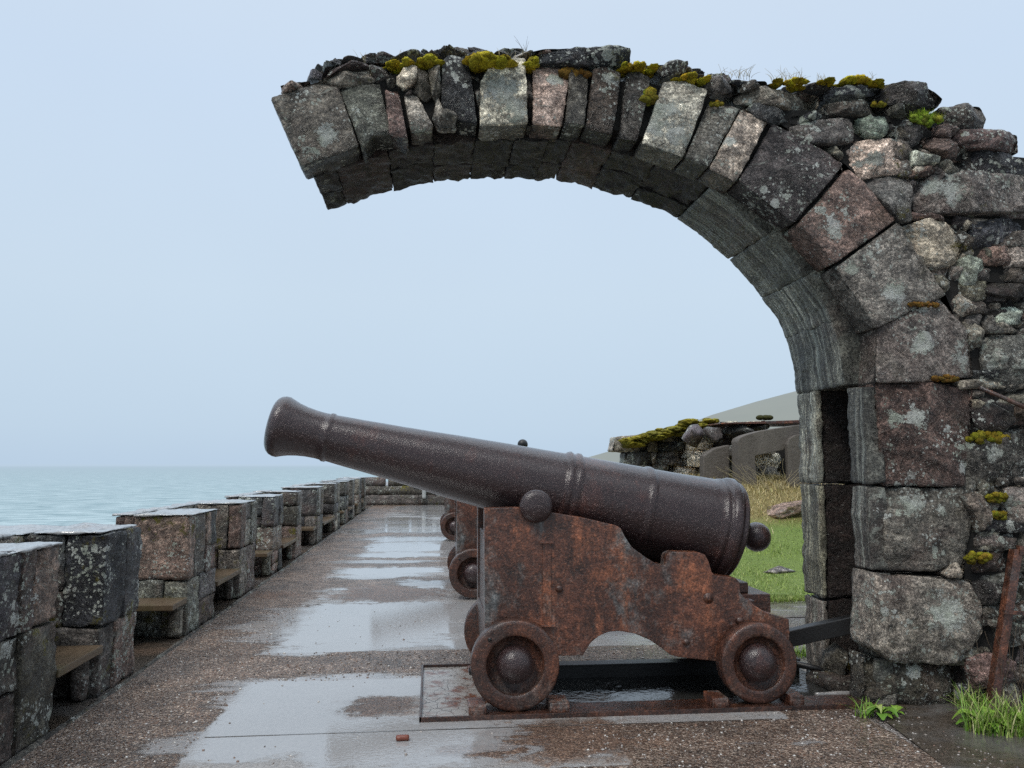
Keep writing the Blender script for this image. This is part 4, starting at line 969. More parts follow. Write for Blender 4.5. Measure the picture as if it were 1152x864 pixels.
# ------------------------------------------------------------------ cannons
YW = onZ(580, 801, .022)[1]
GX = onY(700, 700, YW)[0]
GUNS = []
def make_cannon():
    base = np.array([GX, YW+.5, 0.0])
    root = empty('cannon', base, 'nearest cannon, rusty, on its garrison carriage beneath the arch', 'cannon', 'cannons along the rampart')
    # barrel
    yax = YW+.5
    A = onY(313,479,yax); B = onY(851,604,yax); ax = B-A; Lp = np.linalg.norm(ax); ax = ax/Lp
    def st(px): # station along the axis for a pixel column
        lo, hi = -.2, Lp+.3
        for _ in range(40):
            m = (lo+hi)/2; p = A+ax*m; c_ = p-cam0; x = 576+FOC*(c_@rgt)/(c_@fwd)
            if x < px: lo = m
            else: hi = m
        return lo
    def rr(px, dia):
        p = A+ax*st(px); return dia/2*((p-cam0)@fwd)/FOC
    prof = [(306,30),(306,56),(308,62),(311,66.5),(315,69),(319,69),(324,65),(331,60),(340,56),(350,53.5),(361,52.5),(366,53),(368,55.5),(371,55.5),(373,53),(400,56),(450,62),(505,70),(560,77.5),(620,85),(627,86),(629,90),(632,93),(635,90),(637,88.5),(640,92.5),(643,93),(646,88),(680,91.8),(715,95.8),(717,98.5),(719,99.6),(721,99.8),(723,98.5),(725,96.6),(760,100.5),(790,105),(796,105.5),(797,108),(799,109),(801,106.5),(803,107),(804,112),(807,115),(812,115.5),(814,113),(815,109),(817,107),(819,109),(821,106),(823,97),(825,82),(827,64),(829,46),(830,36),(832,32),(838,31)]
    pf_ = []
    for (a0_,b0_),(a1_,b1_) in zip(prof[:-1], prof[1:]):
        pf_.append((a0_,b0_))
        if a1_-a0_ > 6:
            for e_ in (1.2, 2.5, (a1_-a0_)/2, a1_-a0_-2.5, a1_-a0_-1.2): pf_.append((a0_+e_, b0_+(b1_-b0_)*e_/(a1_-a0_)))
    pf_.append(prof[-1])
    mb = MB(); lathe(mb, [(st(a_), rr(a_, b_)) for a_,b_ in pf_], A, ax, 96)
    v = mb.v[0]; 
    nz = fbm(v, 9, 3, 3.3); cen = A+np.outer((v-A)@ax, ax); rd = v-cen; ln = np.linalg.norm(rd,axis=1,keepdims=True)
    mb.v[0] = v+rd/np.maximum(ln,1e-6)*(nz*.0012)[:,None]
    # bore
    br = mb.build('barrel', 'iron', root)
    mb = MB(); lathe(mb, [(st(306)-.004,.082),(st(306)+.002,.082)], A, ax, 32); mb.build('bore', 'black', br)
    mb = MB(); cb = A+ax*Lp; prof2 = [(-.125,.078),(-.115,.08),(-.108,.074),(-.09,.070),(-.085,.075),(-.078,.070)]
    for t in np.linspace(-.62,1,16)*math.pi/2: prof2.append((math.sin(t)*.089, math.cos(t)*.091+.0005))
    lathe(mb, prof2, cb, ax, 40); mb.build('cascabel', 'iron', br)
    # vent patch lug on the breech
    mb = MB(); up_ = np.cross(ax,(0,1,0)); up_ = up_ if up_[2] > 0 else -up_
    lug = A+ax*(st(820))+up_*.17
    v_, f_ = ICO[3]; mb.add(v_*np.array([.032,.05,.06])+lug, f_); mb.build('breech_lug', 'iron', br)
    # trunnion: axis along Y at (604,570) on the cheek
    T = onY(604,570,YW+.06)
    mb = MB(); prof3 = [(.0,.0)]+[(.045-.045*math.cos(t),.093*math.sin(t)) for t in np.linspace(.15,1,10)*math.pi/2]+[(.07,.094),(.075,.088),(.84-.03,.088),(.83,.094)]+[(.83+.045*math.sin(t),.093*math.cos(t)) for t in np.linspace(0,.95,8)*math.pi/2]
    lathe(mb, prof3, (T[0],YW+.055,T[2]), (0,1,0), 48); mb.build('trunnion', 'iron', br)
    # cheeks
    Z4 = lambda l: [(460+x*.41667, 500+y*.41667) for x,y in l]
    ck = Z4([(204,172),(298,170),(306,186),(322,202),(345,208),(368,202),(386,184),(400,186),(480,200),(560,219),(572,226),(584,250),(602,277),(640,305),(668,322),(692,327),(694,305),(698,296),(712,290),(786,292),(800,298),(810,317),(818,345),(826,353),(882,360),(893,372),(895,402),(912,420),(960,452),(1026,472),(1028,505),(1026,575),(850,584),(845,587),(730,575),(706,568),(680,548),(650,528),(610,511),(570,504),(540,506),(512,518),(492,535),(478,556),(470,570),(405,571),(330,572),(205,560)])
    for (yy, nm) in ((YW+.12,'near'),(YW+.78,'far')):
        P = [onY(a_,b_,YW+.12) for a_,b_ in ck]; P = [(p[0], yy, p[2]) for p in P]
        mb = MB(); prism(mb, P, (0,.10,0), bev=.005); c1 = mb.build('cheek', 'rust', root)
        if nm == 'near':
            s_ = onY(615,656,YW+.12); 
            mb = MB(); z0 = onY(615,703,YW+.12)[2]; z1 = onY(615,610,YW+.12)[2]
            box(mb, (s_[0]-.022,YW+.112,z0), (s_[0]+.026,YW+.121,z1), .003)
            box(mb, (s_[0]-.04,YW+.095,z1-.006), (s_[0]+.04,YW+.121,z1+.006), .003); box(mb, (s_[0]-.04,YW+.09,z0-.007), (s_[0]+.045,YW+.121,z0+.007), .003)
            mb.build('strap', 'rust', c1)
            for bx_, by_, br_ in ((629,662,.022),(832,698,.024),(772,722,.021),(797,673,.03)):
                q = onY(bx_,by_,YW+.12); mb = MB()
                lathe(mb, [(-.020,.0),(-.019,br_*.5),(-.012,br_*.85),(-.004,br_),(.004,br_)] if br_ < .03 else [(-.008,.008),(-.007,.012),(-.004,.012),(-.003,.03),(.004,.032)], (q[0],YW+.12,q[2]), (0,1,0), 20)
                mb.build('bolt', 'rustwheel', c1)
            mb = MB(); q = onY(604,570,YW+.12); 
            for sgn in (1,):
                pts = [(q[0]+math.cos(t)*.112, YW+.135, q[2]+math.sin(t)*.112) for t in np.linspace(-2.6,-.5,12)]
                tube(mb, pts, .012, .012, 6)
            mb.build('trunnion_plate', 'rustwheel', c1)
    # transoms / bed / quoin
    xl = onY(545,570,YW+.12)[0]; zt = onY(545,571,YW+.12)[2]; zb = onY(545,735,YW+.12)[2]
    mb = MB(); box(mb, (xl+.012,YW+.22,zb+.03), (xl+.09,YW+.78,zt-.16), .006); box(mb, (xl+.004,YW+.2,zb+.0), (xl+.02,YW+.8,zb+.2), .004); mb.build('front_transom', 'rustdark', root)
    p0 = onY(700,700,YW+.12); xr = onY(888,700,YW+.12)[0]
    mb = MB(); box(mb, (p0[0]-.05,YW+.225,p0[2]+.02), (xr-.16,YW+.775,p0[2]+.09), .006); mb.build('bed', 'rustdark', root)
    q1 = onY(836,668,YW+.35); q2 = onY(866,692,YW+.35); q3 = onY(844,656,YW+.35)
    mb = MB(); box(mb, (q1[0]-.25,YW+.33,q2[2]-.08), (q2[0],YW+.67,q1[2]), .006); box(mb, (q1[0]-.3,YW+.38,q1[2]), (q3[0],YW+.62,q3[2]), .006)
    box(mb, (q2[0]-.34,YW+.22,q2[2]-.12), (q2[0]-.02,YW+.78,q2[2]-.05), .004)
    box(mb, (q1[0]-.42,YW+.42,q1[2]+.03), (q1[0]-.08,YW+.58,q1[2]+.12), .005)
    mb.build('quoin', 'rustwheel', root)
    # wheels with axles
    for cx_, cy_, R_, ri, rh, ydp in ((580,752,50,32.5,21.5,.055),(855,751,44,29.5,22,.035)):
        c = onY(cx_,cy_,YW); Rm = R_*((c-cam0)@fwd)/FOC; c[2] = Rm+.022; rim = ri/R_*Rm; rhm = rh/R_*Rm
        axm = MB(); box(axm, (c[0]-.075,YW+.12,c[2]-.06), (c[0]+.075,YW+.88,c[2]+.09), .008); lathe(axm, [(0,.045),(.94,.045)], (c[0],YW+.03,c[2]), (0,1,0), 24)
        axm.build('axle', 'rustdark', root)
        for sg, yo in ((1, YW), (-1, YW+1.0)):
            mb = MB(); pr = [(.102,.05),(.102,Rm-.006),(.096,Rm),(.006,Rm),(.0,Rm-.007),(-.002,Rm-.02),(.0,rim+.02),(.0,rim+.006),(.006,rim),(ydp,rim-.004),(ydp+.002,rim*.6),(ydp,.04)]
            lathe(mb, [(a_*sg, b_) for a_,b_ in pr], (c[0],yo,c[2]), (0,1,0), 72)
            w_ = mb.build('wheel', 'rustwheel', root)
            mb = MB(); hp = [(-.058*1.0+.0,0.001)]+[(-.045+.095*(1-math.cos(t))-.012, rhm*math.sin(t)) for t in np.linspace(.12,1,12)*math.pi/2]+[(ydp,rhm*.9)]
            lathe(mb, [(a_*sg, b_) for a_,b_ in hp], (c[0],yo,c[2]), (0,1,0), 40); mb.build('hub', 'iron', w_)
            if sg == 1 and R_ == 50:
                mb = MB()
                for an in (2.35,):
                    mb2 = (c[0]+math.cos(an)*Rm*.83, YW-.004, c[2]+math.sin(an)*Rm*.83); lathe(mb, [(0,.011),(.012,.011)], mb2, (0,1,0), 12)
                mb.build('bolt_hole', 'black', w_)
    return root
gun = make_cannon()
def kids(o): return [c_ for c_ in bpy.data.objects if c_.parent == o]
def copy_tree(o, parent=None):
    c_ = o.copy(); col.objects.link(c_); c_.parent = parent
    for ch in list(kids(o)): copy_tree(ch, c_)
    return c_
for i, (px_, py_, lab) in enumerate(((528,673,'second cannon, half hidden behind the nearest one, only its carriage front and wheels showing'),(518,608,'third and farthest cannon, just a wheel edge showing beyond the second carriage'))):
    q = onZ(px_,py_,.022); o = copy_tree(gun)
    o.location = (gun.location.x+(-.04 if i==0 else -.06), q[1]+.5, 0); o['label'] = lab

# knob seen above the barrel: finial on the next emplacement's post
p = onY(588,500,13.0); mb = MB(); lathe(mb, [(0,.06),(p[2]-.12,.055),(p[2]-.1,.035),(p[2]-.07,.03)]+[(p[2]+.085*math.sin(t),.085*math.cos(t)) for t in np.linspace(-1.1,1.5,12)], (p[0],13.0,0), (0,0,1), 24)
mb.thing('iron_bollard', 'black', 'dark iron post whose round knob pokes above the nearest barrel', 'bollard')

# platform under the near cannon
def on(px_, py_, z_=.0): return onZ(px_, py_, z_)
fl = on(471,808,.004); bl = on(475,752,.004); fr = on(975,797,.004)
x0, x1 = (fl[0]+bl[0])/2, XN-.02; y0, y1 = YW-.07, on(475,752,.004)[1]
pf = empty('iron_platform', ((x0+x1)/2,(y0+y1)/2,0), 'rusty iron frame with standing water under the nearest cannon', 'platform')
mb = MB()
box(mb, (x0,y0,0), (x1,y0+.012,.030), .002); box(mb, (x0,y0,.0), (x0+.012,y1,.030), .002); box(mb, (x0,y1-.012,0), (x0+1.0,y1,.030), .002)
mb.build('edge_frame', 'rustdark', pf)
mb = MB(); box(mb, (x0+.012,y0+.012,.002), (x0+.46,y1-.012,.012), .001); mb.build('deck_plate', 'plate', pf)
mb = MB(); box(mb, (x0+.3,YW-.045,.004), (x1-.02,YW+.14,.0215), .003); mb.build('rail', 'rustdark', pf)
mb = MB(); box(mb, (x0+.3,YW+.86,.004), (x1-.02,YW+1.04,.0215), .003); mb.build('rail', 'rustwheel', pf)
mb = MB(); a = on(630,762,0); box(mb, (x0+.62,YW+.66,.012), (x1-.1,YW+.70,.10), .003); box(mb, (x0+.62,YW+.64,.09), (x1-.1,YW+.74,.102), .002); mb.build('beam', 'black', pf)
mb = MB(); mb.add([(x0+.46,YW+.14,.014),(x1-.05,YW+.14,.014),(x1-.05,YW+.86,.014),(x0+.46,YW+.86,.014)], [(0,1,2,3)]); mb.build('standing_water', 'water', pf)
for a_, b_ in (((527,788),(547,800)),((618,786),(640,799)),((800,776),(818,792)),((887,778),(903,791))):
    l_ = onY(a_[0],b_[1],YW-.01); r_ = onY(b_[0],b_[1],YW-.01); mb = MB()
    box(mb, (l_[0],YW-.035,.021), (r_[0],YW+.12,.072), .006); box(mb, (l_[0]+.012,YW-.045,.018), (r_[0]-.012,YW-.034,.05), .002); mb.build('wheel_chock', 'rust', pf)
# wet leaves in the water
mb = MB()
for i in range(26):
    q = on(690+rng.normal(0,20), 771+rng.normal(0,2.5), .015); s_ = rng.uniform(.01,.02); a_ = rng.uniform(0,6.28)
    V = [q+np.array([math.cos(a_+t)*s_, math.sin(a_+t)*s_*.7, .004+.012*abs(math.sin(t))]) for t in (0,1.2,2.6,3.6,5)]
    mb.add(V, [(0,1,2,3,4)], smooth=False)
mb.thing('leaf_litter', 'black', 'black sodden leaves in the water under the carriage', 'leaves', kind='stuff')
mb = MB()
for i in range(5):
    v_, f_ = ICO[2]; mb.add(v_*rng.uniform(.02,.035,3)*(1+rng.normal(0,.12,(len(v_),1)))+on(533+rng.uniform(-4,4),754+rng.uniform(-2,2),.03), f_, smooth=False)
mb.thing('coal_lump', 'black', 'small black lump behind the near front wheel on the platform corner', 'lump')
# handspikes
a = on(884,735,0); 
h0 = onY(868,722,YW+.50); h1 = onY(957,702,YA+.40)
mb = MB(); d = h1-h0; h1b = h0+d*1.0
s_ = np.array([0,.035,0]); u_ = np.array([0,0,.05]); prism(mb, [h0-s_-u_,h0+s_-u_,h0+s_+u_,h0-s_+u_], (h1b-h0), bev=.005)
mb.thing('handspike', 'black', 'thick black iron bar leaning from the carriage rear into the archway', 'bar')
h0 = onY(885,745,YW+.5); h1 = onY(950,762,YW+.4); h1[2] = max(h1[2],.06)
mb = MB(); tube(mb, [h0,(h0*.5+h1*.5)+np.array([0,0,.004]),h1], .024, .010, 8); mb.thing('crowbar', 'black', 'thin black rod sloping down to the stone step behind the rear wheel', 'rod')
# step slab in the archway
mb = MB(); block(mb, (onY(895,770,YW+.7)[0]-.02, YA+.30, 0), (XN+.25, YA+.62, .085), (.07,.055,.045), step=.03, rough=.012, rnd=.02); mb.thing('stone_step', 'parapet', 'low worn stone step inside the archway behind the rear wheel', 'step')
mb = MB(); block(mb, (onY(905,790,YW+.3)[0], YW+.16, 0.001), (XN+.08, YA+.28, .03), (.10,.085,.075), step=.03, rough=.008, rnd=.015); mb.thing('flat_stone', 'slab', 'flat wet stone at the pier foot in front of the low step', 'stone')
mb = MB(); q = onY(925,735,YW+.8); boulder(mb, (XN-.01,YA+.5,.15), (.12,.11,.11), (.10,.09,.07), 4, 12); mb.thing('rounded_stone', 'parapet', 'rounded mossy stone standing in the groove at the foot of the jamb', 'stone')
# red stone chip
q = on(453,833,.005); mb = MB(); block(mb, q-np.array([.033,.016,0]), q+np.array([.033,.018,.026]), (.2,.06,.04), step=.012, rough=.006, rnd=.008); mb.thing('brick_fragment', 'brick', 'small red brick fragment lying on the wet slab in the foreground', 'brick')
# leaning rusty post
b0 = onY(1117,797,YA-.12); t0_ = onY(1146,618,YA-.05); b0[2] = 0.0
pr = empty('iron_post', (b0[0],b0[1],0), 'rusty angle iron post leaning against the rubble wall', 'post')
mb = MB(); d = t0_-b0; X_ = np.array([.026,0,0]); 
prism(mb, [b0-X_+np.array([0,-.004,0]),b0+X_+np.array([0,-.004,0]),b0+X_+np.array([0,.006,0]),b0-X_+np.array([0,.006,0])], d, bev=.002)
prism(mb, [b0-X_+np.array([0,.004,0]),b0-X_+np.array([.008,.004,0]),b0-X_+np.array([.008,.045,0]),b0-X_+np.array([0,.045,0])], d, bev=.002)
mb.build('upright', 'rustwheel', pr)
mb = MB(); t1 = t0_+np.array([.35,.02,-.02]); prism(mb, [t0_+np.array([0,-.01,-.03]),t0_+np.array([0,.02,-.03]),t0_+np.array([0,.02,.02]),t0_+np.array([0,-.01,.02])], t1-t0_, bev=.002)
b1 = onY(1152,690,YA-.1); prism(mb, [b1+np.array([-.12,-.01,0]),b1+np.array([-.12,.01,0]),b1+np.array([-.12,.01,.02]),b1+np.array([-.12,-.01,.02])], (.4,0,-.03), bev=.002)
mb.build('crossbar', 'rustwheel', pr)
mb = MB()
for i in range(14):
    q = onY(rng.uniform(1125,1175), 800, YA-.1); q[2]=0; az = rng.uniform(-.9,.9)
    pts = [q+np.array([math.sin(az)*.25*t+.03*math.sin(5*t+i), -.02*t, .5*t*rng.uniform(.98,1)*(1-.3*abs(az))]) for t in np.linspace(0,1,9)]
    tube(mb, pts, .0022, .0010, 4)
mb.thing('dead_stems', 'twig', 'tangle of dead brown stems behind the leaning iron post', 'stems')

# ------------------------------------------------------------------ plants at the pier foot
def grass_clump(px_, py_, n_, rad, hmin, hmax, label, cols, wid=(.004,.009), name='grass_clump', squash=.6):
    c = on(px_,py_,.005); mb = MB()
    for i in range(n_):
        a_ = rng.uniform(0,6.28); r_ = rad*rng.uniform()**.6; q = c+np.array([math.cos(a_)*r_, math.sin(a_)*r_*squash, 0])
        t_ = np.array(random.choice(cols))*rng.uniform(.7,1.25)
        blade(mb, q, rng.uniform(hmin,hmax), rng.uniform(*wid), rng.uniform(.1,1.3), rng.uniform(0,6.28), t_, seg=6)
    return mb, c
G1 = [(.16,.30,.03),(.22,.36,.05),(.12,.24,.03),(.30,.36,.10)]; G2 = G1+[(.42,.40,.2)]
def leafy(mb, c, n_, L, cols):
    for i in range(n_):
        az = 6.28*i/n_+rng.uniform(-.3,.3); le = L*rng.uniform(.7,1.2); d = np.array([math.cos(az),math.sin(az),0]); s_ = np.array([-d[1],d[0],0]); V=[]; F=[]
        el = rng.uniform(.35,1.1); t_ = np.array(random.choice(cols))*rng.uniform(.8,1.2); nseg = 9
        for j in range(nseg+1):
            t = j/nseg; wv = le*.22*math.sin(math.pi*min(1,t*.94+.03))**.8*(.35+.75*t)*(1+.28*(j%2))
            q = c+d*le*t*(.55+.25*t)+np.array([0,0,1])*le*(el*t-el*.85*t*t*t)+np.array([0,0,.004])
            V += [q-s_*wv+np.array([0,0,wv*.3]), q, q+s_*wv+np.array([0,0,wv*.3])]
        for j in range(nseg): a=3*j; F += [(a,a+1,a+4,a+3),(a+1,a+2,a+5,a+4)]
        mb.add(V,F,t_)
mb, c = grass_clump(972,806,40,.05,.05,.12,'',G1); leafy(mb, c+np.array([.09,-.01,0]), 12, .115, G1); leafy(mb, c+np.array([.19,.02,0]), 6, .08, G1)
mb.thing('dandelion_clump', 'leaf', 'small bright green leafy weed at the foot of the pier', 'plant')
mb, c = grass_clump(1128,822,420,.20,.07,.22,'',G2); leafy(mb, c+np.array([-.08,.03,0]), 10, .16, G1); leafy(mb, c+np.array([.12,-.05,0]), 10, .15, G1)
mb.thing('grass_clump', 'leaf', 'lush green grass clump below the leaning iron post', 'grass')
mb, c = grass_clump(1092,795,110,.09,.05,.17,'',G2); mb.thing('grass_clump', 'leaf', 'thin yellowish grass tuft between the pier and the iron post', 'grass')
mb, c = grass_clump(957,768,60,.06,.06,.2,'',[(.30,.20,.05),(.2,.16,.04)]); mb.thing('dry_tuft', 'leaf', 'rusty brown dry tuft in the jamb groove', 'grass')
mb, c = grass_clump(905,738,90,.12,.04,.12,'',G1); mb.thing('grass_clump', 'leaf', 'green weeds behind the foot of the far jamb', 'grass')

# ------------------------------------------------------------------ parapet merlons
random.seed(5); rng = np.random.default_rng(5)
HT = .95
def stack(mb, x0,x1,y0,y1,z0,z1, step, cols='dgrdgb', hcut=None, jit=.012):
    """courses of rough blocks filling a volume"""
    nz = max(1, int(round((z1-z0)/rng.choice([.30,.42,.46])))); zs_ = [z0]+[z0+(z1-z0)*(i+rng.uniform(-.3,.3))/nz for i in range(1,nz)]+[z1]
    for a0,a1 in zip(zs_[:-1], zs_[1:]):
        ny = max(1, round((y1-y0)/rng.uniform(.20,.40))); ys = [y0]+sorted(y0+(y1-y0)*(i+rng.uniform(-.25,.25))/ny for i in range(1,ny))+[y1]
        for b0,b1 in zip(ys[:-1], ys[1:]):
            j = rng.uniform(-jit,jit*.3)
            xm = x0+(x1-x0)*rng.uniform(.35,.72); cuts = [(x0,xm),(xm,x1+j)] if rng.uniform() < .75 else [(x0,x1+j)]
            for (u0,u1) in cuts:
                zz = [a0, a0+(a1-a0)*rng.uniform(.35,.65), a1] if (rng.uniform() < .25 and a1-a0 > .2) else [a0, a1]
                for w0,w1 in zip(zz[:-1], zz[1:]):
                    dy = rng.uniform(-.006,.006)
                    block(mb, (u0,b0+.0005+dy,w0+.0005), (u1,b1-.0005+dy,w1-.0005), tint(random.choice(cols)), step=step, rough=.014, rnd=.009, ang=rng.normal(1.3 if rng.uniform()<.5 else 0,.3))
def bay(px_, py_): return onX(px_, py_, FX)[1]
# bay edges read where the face plane meets the ground or the capping
E = [bay(p, 521+.72*(490-p)) for p in (59,111,152, 210,242,269,287, 307,317,333,339, 356,363,376,382)]
merlons = [(2.3,E[0],E[1],E[2],-4.3),(E[3],E[4],E[5],E[6],-2.5),(E[7],E[8],E[9],E[10],-2.5),(E[11],E[12],E[13],E[14],-2.5)]
y_ = E[14]
while y_ < 22.5:
    merlons.append((y_+1.1, y_+1.8, y_+2.65, y_+3.3, -2.5)); y_ += 3.3
print('merlons', [[round(v,2) for v in m] for m in merlons])
labs = ['nearest and widest stone parapet block with a low bench in its niche','second stone parapet block from the viewer, a pale lichen covered end facing the gap','third stone parapet block from the viewer, upright slabs with a small bench','fourth stone parapet block along the walk','fifth stone parapet block along the walk','sixth stone parapet block, small in the distance','farthest stone parapet block before the walk turns','last parapet block']
for i,(m0,n0,n1,m1,xo) in enumerate(merlons):
    rt = empty('parapet_block', (FX-.3,(m0+m1)/2,0), labs[i], 'parapet', 'parapet blocks along the seaward side')
    step = .028 if i==0 else .035 if i==1 else .05 if i==2 else .09
    xb = FX-.44
    mb = MB()
    stack(mb, xb,FX,m0,n0,0,HT-.012,step, 'bdrrbg'); stack(mb, xb,FX,n1,m1,0,HT-.012,step, 'bdrdlg' if i else 'dbrbrd')
    if i >= 1:
        pass
    # body behind
    stack(mb, xo+.02,xb-.004,m0+.01,m1-.01,0,HT-.014,max(step,.06), 'dgrl')
    mb.build('stonework', 'parapet', rt)
    # capping, notched round the niche
    mb = MB()
    def cap(a,b,c_,d):
        bl_ = int(max(1, round((d-c_)/.6)))
        for q in range(bl_):
            e0 = c_+(d-c_)*q/bl_; e1 = c_+(d-c_)*(q+1)/bl_
            block(mb, (a,e0+rng.uniform(-.01,.01),HT-.018), (b+rng.uniform(-.025,.003),e1+rng.uniform(-.012,.006),HT+rng.uniform(-.002,.009)), (.16,.16,.15), step=max(step,.028), rough=.012, rnd=.007)
    cap(xb-.0,FX+.004,m0-.002,n0+.002); cap(xb-.0,FX+.004,n1-.002,m1+.002); cap(xo,xb-.001,m0-.002,m1+.002)
    mb.build('capping', 'cap', rt)
    # bench in the niche
    mb = MB(); box(mb, (xb-.005,n0+.005,.262), (FX+.012,n1-.005,.305), .006); mb.build('seat', 'timber', rt)
    mb = MB(); block(mb, (FX-.13,n1-.09,.012), (FX-.05,n1-.01,.26), tint('g'), step=.04, rough=.006); mb.build('seat_support', 'parapet', rt)
    # sill and short bench across the gap before this merlon
    if i:
        p1 = merlons[i-1][3]; mb = MB()
        stack(mb, FX-.58,FX-.36,p1+.01,m0-.015,0,.26,max(step,.05),'dg'); mb.build('gap_sill', 'parapet', rt)
        mb = MB(); box(mb, (FX-.60,max(p1+.02,m0-.36),.262), (FX-.005,m0-.012,.305), .006); mb.build('seat', 'timber', rt)
        mb = MB(); block(mb, (FX-.12,m0-.11,.012), (FX-.02,m0-.02,.26), tint('l'), step=.04, rough=.006); mb.build('seat_support', 'parapet', rt)
# wet brown floors of the niches
mb = MB(); mb.add([(FX-.6,2.3,.004),(FX+.005,2.3,.004),(FX+.005,26,.004),(FX-.6,26,.004)], [(0,1,2,3)]); structure(mb.build('niche_floor', 'brownslab'))
# end wall across the walk
rt = empty('end_wall', (0,26.6,0), 'low dark mossy wall with pale patches closing the far end of the walk', 'wall')
mb = MB(); stack(mb, FX-.5,3.0,26.3,26.9,0,.62,.12,'dgd'); 
mb.build('stonework', 'parapet', rt)
mb = MB()
for x in np.arange(FX-.3, 2.8, .78): block(mb, (x,26.32,.62), (x+.7,26.88,.86+rng.uniform(0,.08)), tint('d'), step=.12, rough=.02)
mb.build('crenel', 'parapet', rt)
for px_, w_, z0, z1 in ((467,.28,.62,.95),(477,.16,.2,.86),(489,.18,.4,.85)):
    q = onY(px_,550,26.2); mb = MB(); block(mb, (q[0]-w_/2*.8,26.22,z0), (q[0]+w_/2*.8,26.30,z1), (.5,.5,.5), step=.06, rough=.01); mb.build('plaster_patch', 'white', rt)

# ------------------------------------------------------------------ ruin on the bank
random.seed(21); rng = np.random.default_rng(21)
YR = 13.2
rt = empty('ruined_bunker', (6, YR, 0.9), 'ruined drystone shelter with moss on its roof edge and a brown concrete front', 'ruin')
top = [(688,497),(705,490),(740,484),(770,478),(800,474),(840,474),(900,474),(1000,472)]
def topy(px_): return np.interp(px_, [a for a,_ in top], [b for _,b in top])
mb = MB(); xa = onY(690,500,YR)[0]; xb_ = onY(850,500,YR)[0]
tpts = [onY(a,b,YR) for a,b in top]; tx = [p[0] for p in tpts]; tz = [p[2] for p in tpts]
def temit(q):
    q = [(a, min(b, float(np.interp(a, tx, tz))+rng.uniform(-.02,.05))) for a,b in q]
    if max(b for _,b in q)-min(b for _,b in q) < .07: return
    face_stone(mb, q, YR+rng.uniform(-.12,.12), .5, np.array(tint(random.choice('bdlwgwwl')))*rng.uniform(.8,2.0), step=.035, bulge=.075, rough=.015, rnd=.07, facets=7, ds=.12, bmax=.02, inset=-.03, ang=rng.normal(.6,.5))
packing(mb, xa, xb_, .55, 2.4, .25, .34, lambda q: sum(b for _,b in q)/len(q) < np.interp(sum(a for a,_ in q)/len(q), tx, tz)+.02 and q[0][0] > xa-.1, temit, 9)
mb.build('drystone_wall', 'far_rubble', rt)
mb = MB(); P = [onY(a,b+10,YR+.36) for a,b in top[2:]]+[onY(1000,640,YR+.36),onY(740,640,YR+.36)]; prism(mb, P, (0,2.2,0), bev=0); mb.build('wall_core', 'core', rt)
# concrete front with an opening, nearer
YC = 11.6
def C(l): return [onY(a,b,YC) for a,b in l]
Z9 = lambda l: [(670+x*.23148, 420+y*.23148) for x,y in l]
mb = MB()
prism(mb, C(Z9([(693,330),(700,315),(730,300),(800,280),(975,252),(1300,215),(1300,345),(925,352),(915,372),(775,402),(790,600),(700,600)])), (0,.28,0), bev=.012)
prism(mb, C(Z9([(918,345),(930,318),(960,300),(1300,262),(1300,700),(945,700),(925,520)])), (0,-.10,0), bev=.01)
mb.build('concrete_front', 'concrete', rt)
mb = MB(); prism(mb, [p+np.array([0,.32,0]) for p in C(Z9([(560,400),(620,360),(690,345),(690,620),(560,620)]))], (0,.2,0), bev=.02); mb.build('rubble_buttress', 'concrete', rt)
mb = MB(); 
a = onY(*Z9([(610,240)])[0], YC+.5); b = onY(*Z9([(1300,225)])[0], YC+.3)
prism(mb, [a+np.array([0,0,-.02]),b+np.array([0,0,-.05]),b+np.array([0,0,.03]),a+np.array([0,0,.0])], (0,1.2,0), bev=.004); mb.build('roof_sheet', 'rust', rt)
mb = MB()
for x,y,w_,h_,c_ in ((690,285,80,45,'g'),(800,262,60,30,'d'),(560,300,60,60,'d'),(470,300,70,70,'d'),(640,380,50,50,'d')):
    q = onY(*Z9([(x,y)])[0], YC+.75); boulder(mb, q, (w_*.23*YC/900, .3, h_*.23*YC/900), tint(c_), 3, 10, rot=0, rough=.05)
mb.build('roof_stone', 'far_rubble', rt)
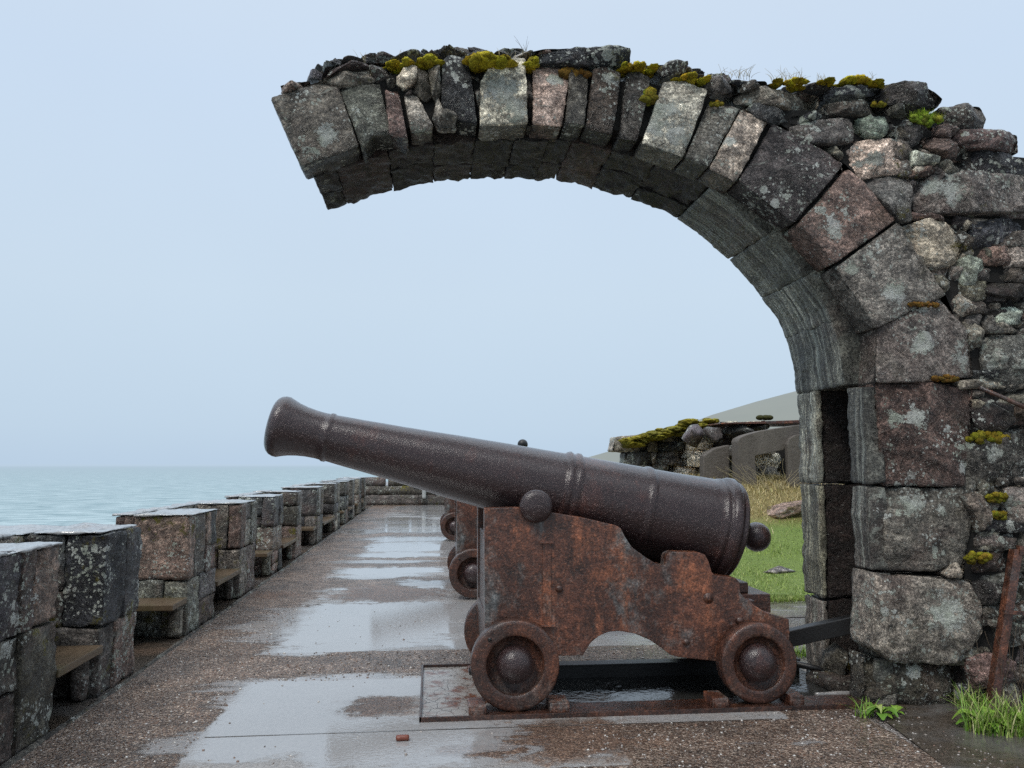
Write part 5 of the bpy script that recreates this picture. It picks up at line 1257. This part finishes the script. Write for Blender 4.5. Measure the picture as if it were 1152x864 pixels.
# tangled stems in the opening
mb = MB()
for i in range(60):
    q = onY(rng.uniform(845,888), rng.uniform(552,572), YC-rng.uniform(0,.3)); az = rng.normal(0,.9); L_ = rng.uniform(.25,.7)
    pts = [q+np.array([math.sin(az)*L_*t+.04*math.sin(4*t+i), .05*t, L_*(t-.25*t*t)]) for t in np.linspace(0,1,7)]
    tube(mb, pts, .004, .0015, 3)
mb.thing('dry_stalks', 'straw', 'tall bleached stalks in front of the concrete opening', 'stalks')
# moss roof edge
mb = MB(); v_, f_ = ICO[3]
for t in rng.uniform(0,1,110):
    px_ = 704+t*100; q = onY(px_, topy(px_)+3+(1-t)*5-2*t+rng.normal(0,2.2), YR-.12+rng.uniform(-.1,.15)); s_ = rng.uniform(.5,1.15)*(1.2-.5*abs(t-.5))
    p = v_*(1+fbm(v_,2.5,3,rng.uniform(0,50))*.4)[:,None]*np.array([.11,.22,.045])*s_
    mb.add(p+q, f_, np.array(random.choice([(.30,.25,.02),(.22,.2,.03),(.33,.3,.03)]))*(.6+.6*np.clip(p[:,2]/.06,0,1))[:,None])
mb.thing('moss_mat', 'moss', 'long yellow moss mat along the roof edge of the ruined shelter', 'moss')
mb = MB()
q = onY(862,472,YC+.5); 
for i in range(5): mb.add(v_*np.array([.06,.08,.04])*rng.uniform(.6,1.2)+q+np.array([rng.normal(0,.05),0,.03]), f_, (.05,.05,.012))
mb.thing('moss_cushion', 'moss', 'small dark moss lump on the rusty roof sheet', 'moss')
# rocks in the grass
for (px_,py_,Y_,s_,lab,c_) in ((880,572,9.9,(.42,.25,.13),'brown slanting rock half buried in the dry grass','r'),(877,637,8.9,(.22,.14,.07),'small grey rock on the green grass','g')):
    mb = MB(); q = onBank(px_,py_+8); q = q+np.array([0,0,s_[2]*.35]); boulder(mb, q, s_, tint(c_)*1.3, 4, 12, rot=-.35 if c_=='r' else 0, rough=.05); mb.thing('rock', 'parapet', lab, 'rock', base=(q[0],q[1],q[2]-s_[2]))
print('verts', sum(len(o.data.vertices) for o in bpy.data.objects if o.type=='MESH'))
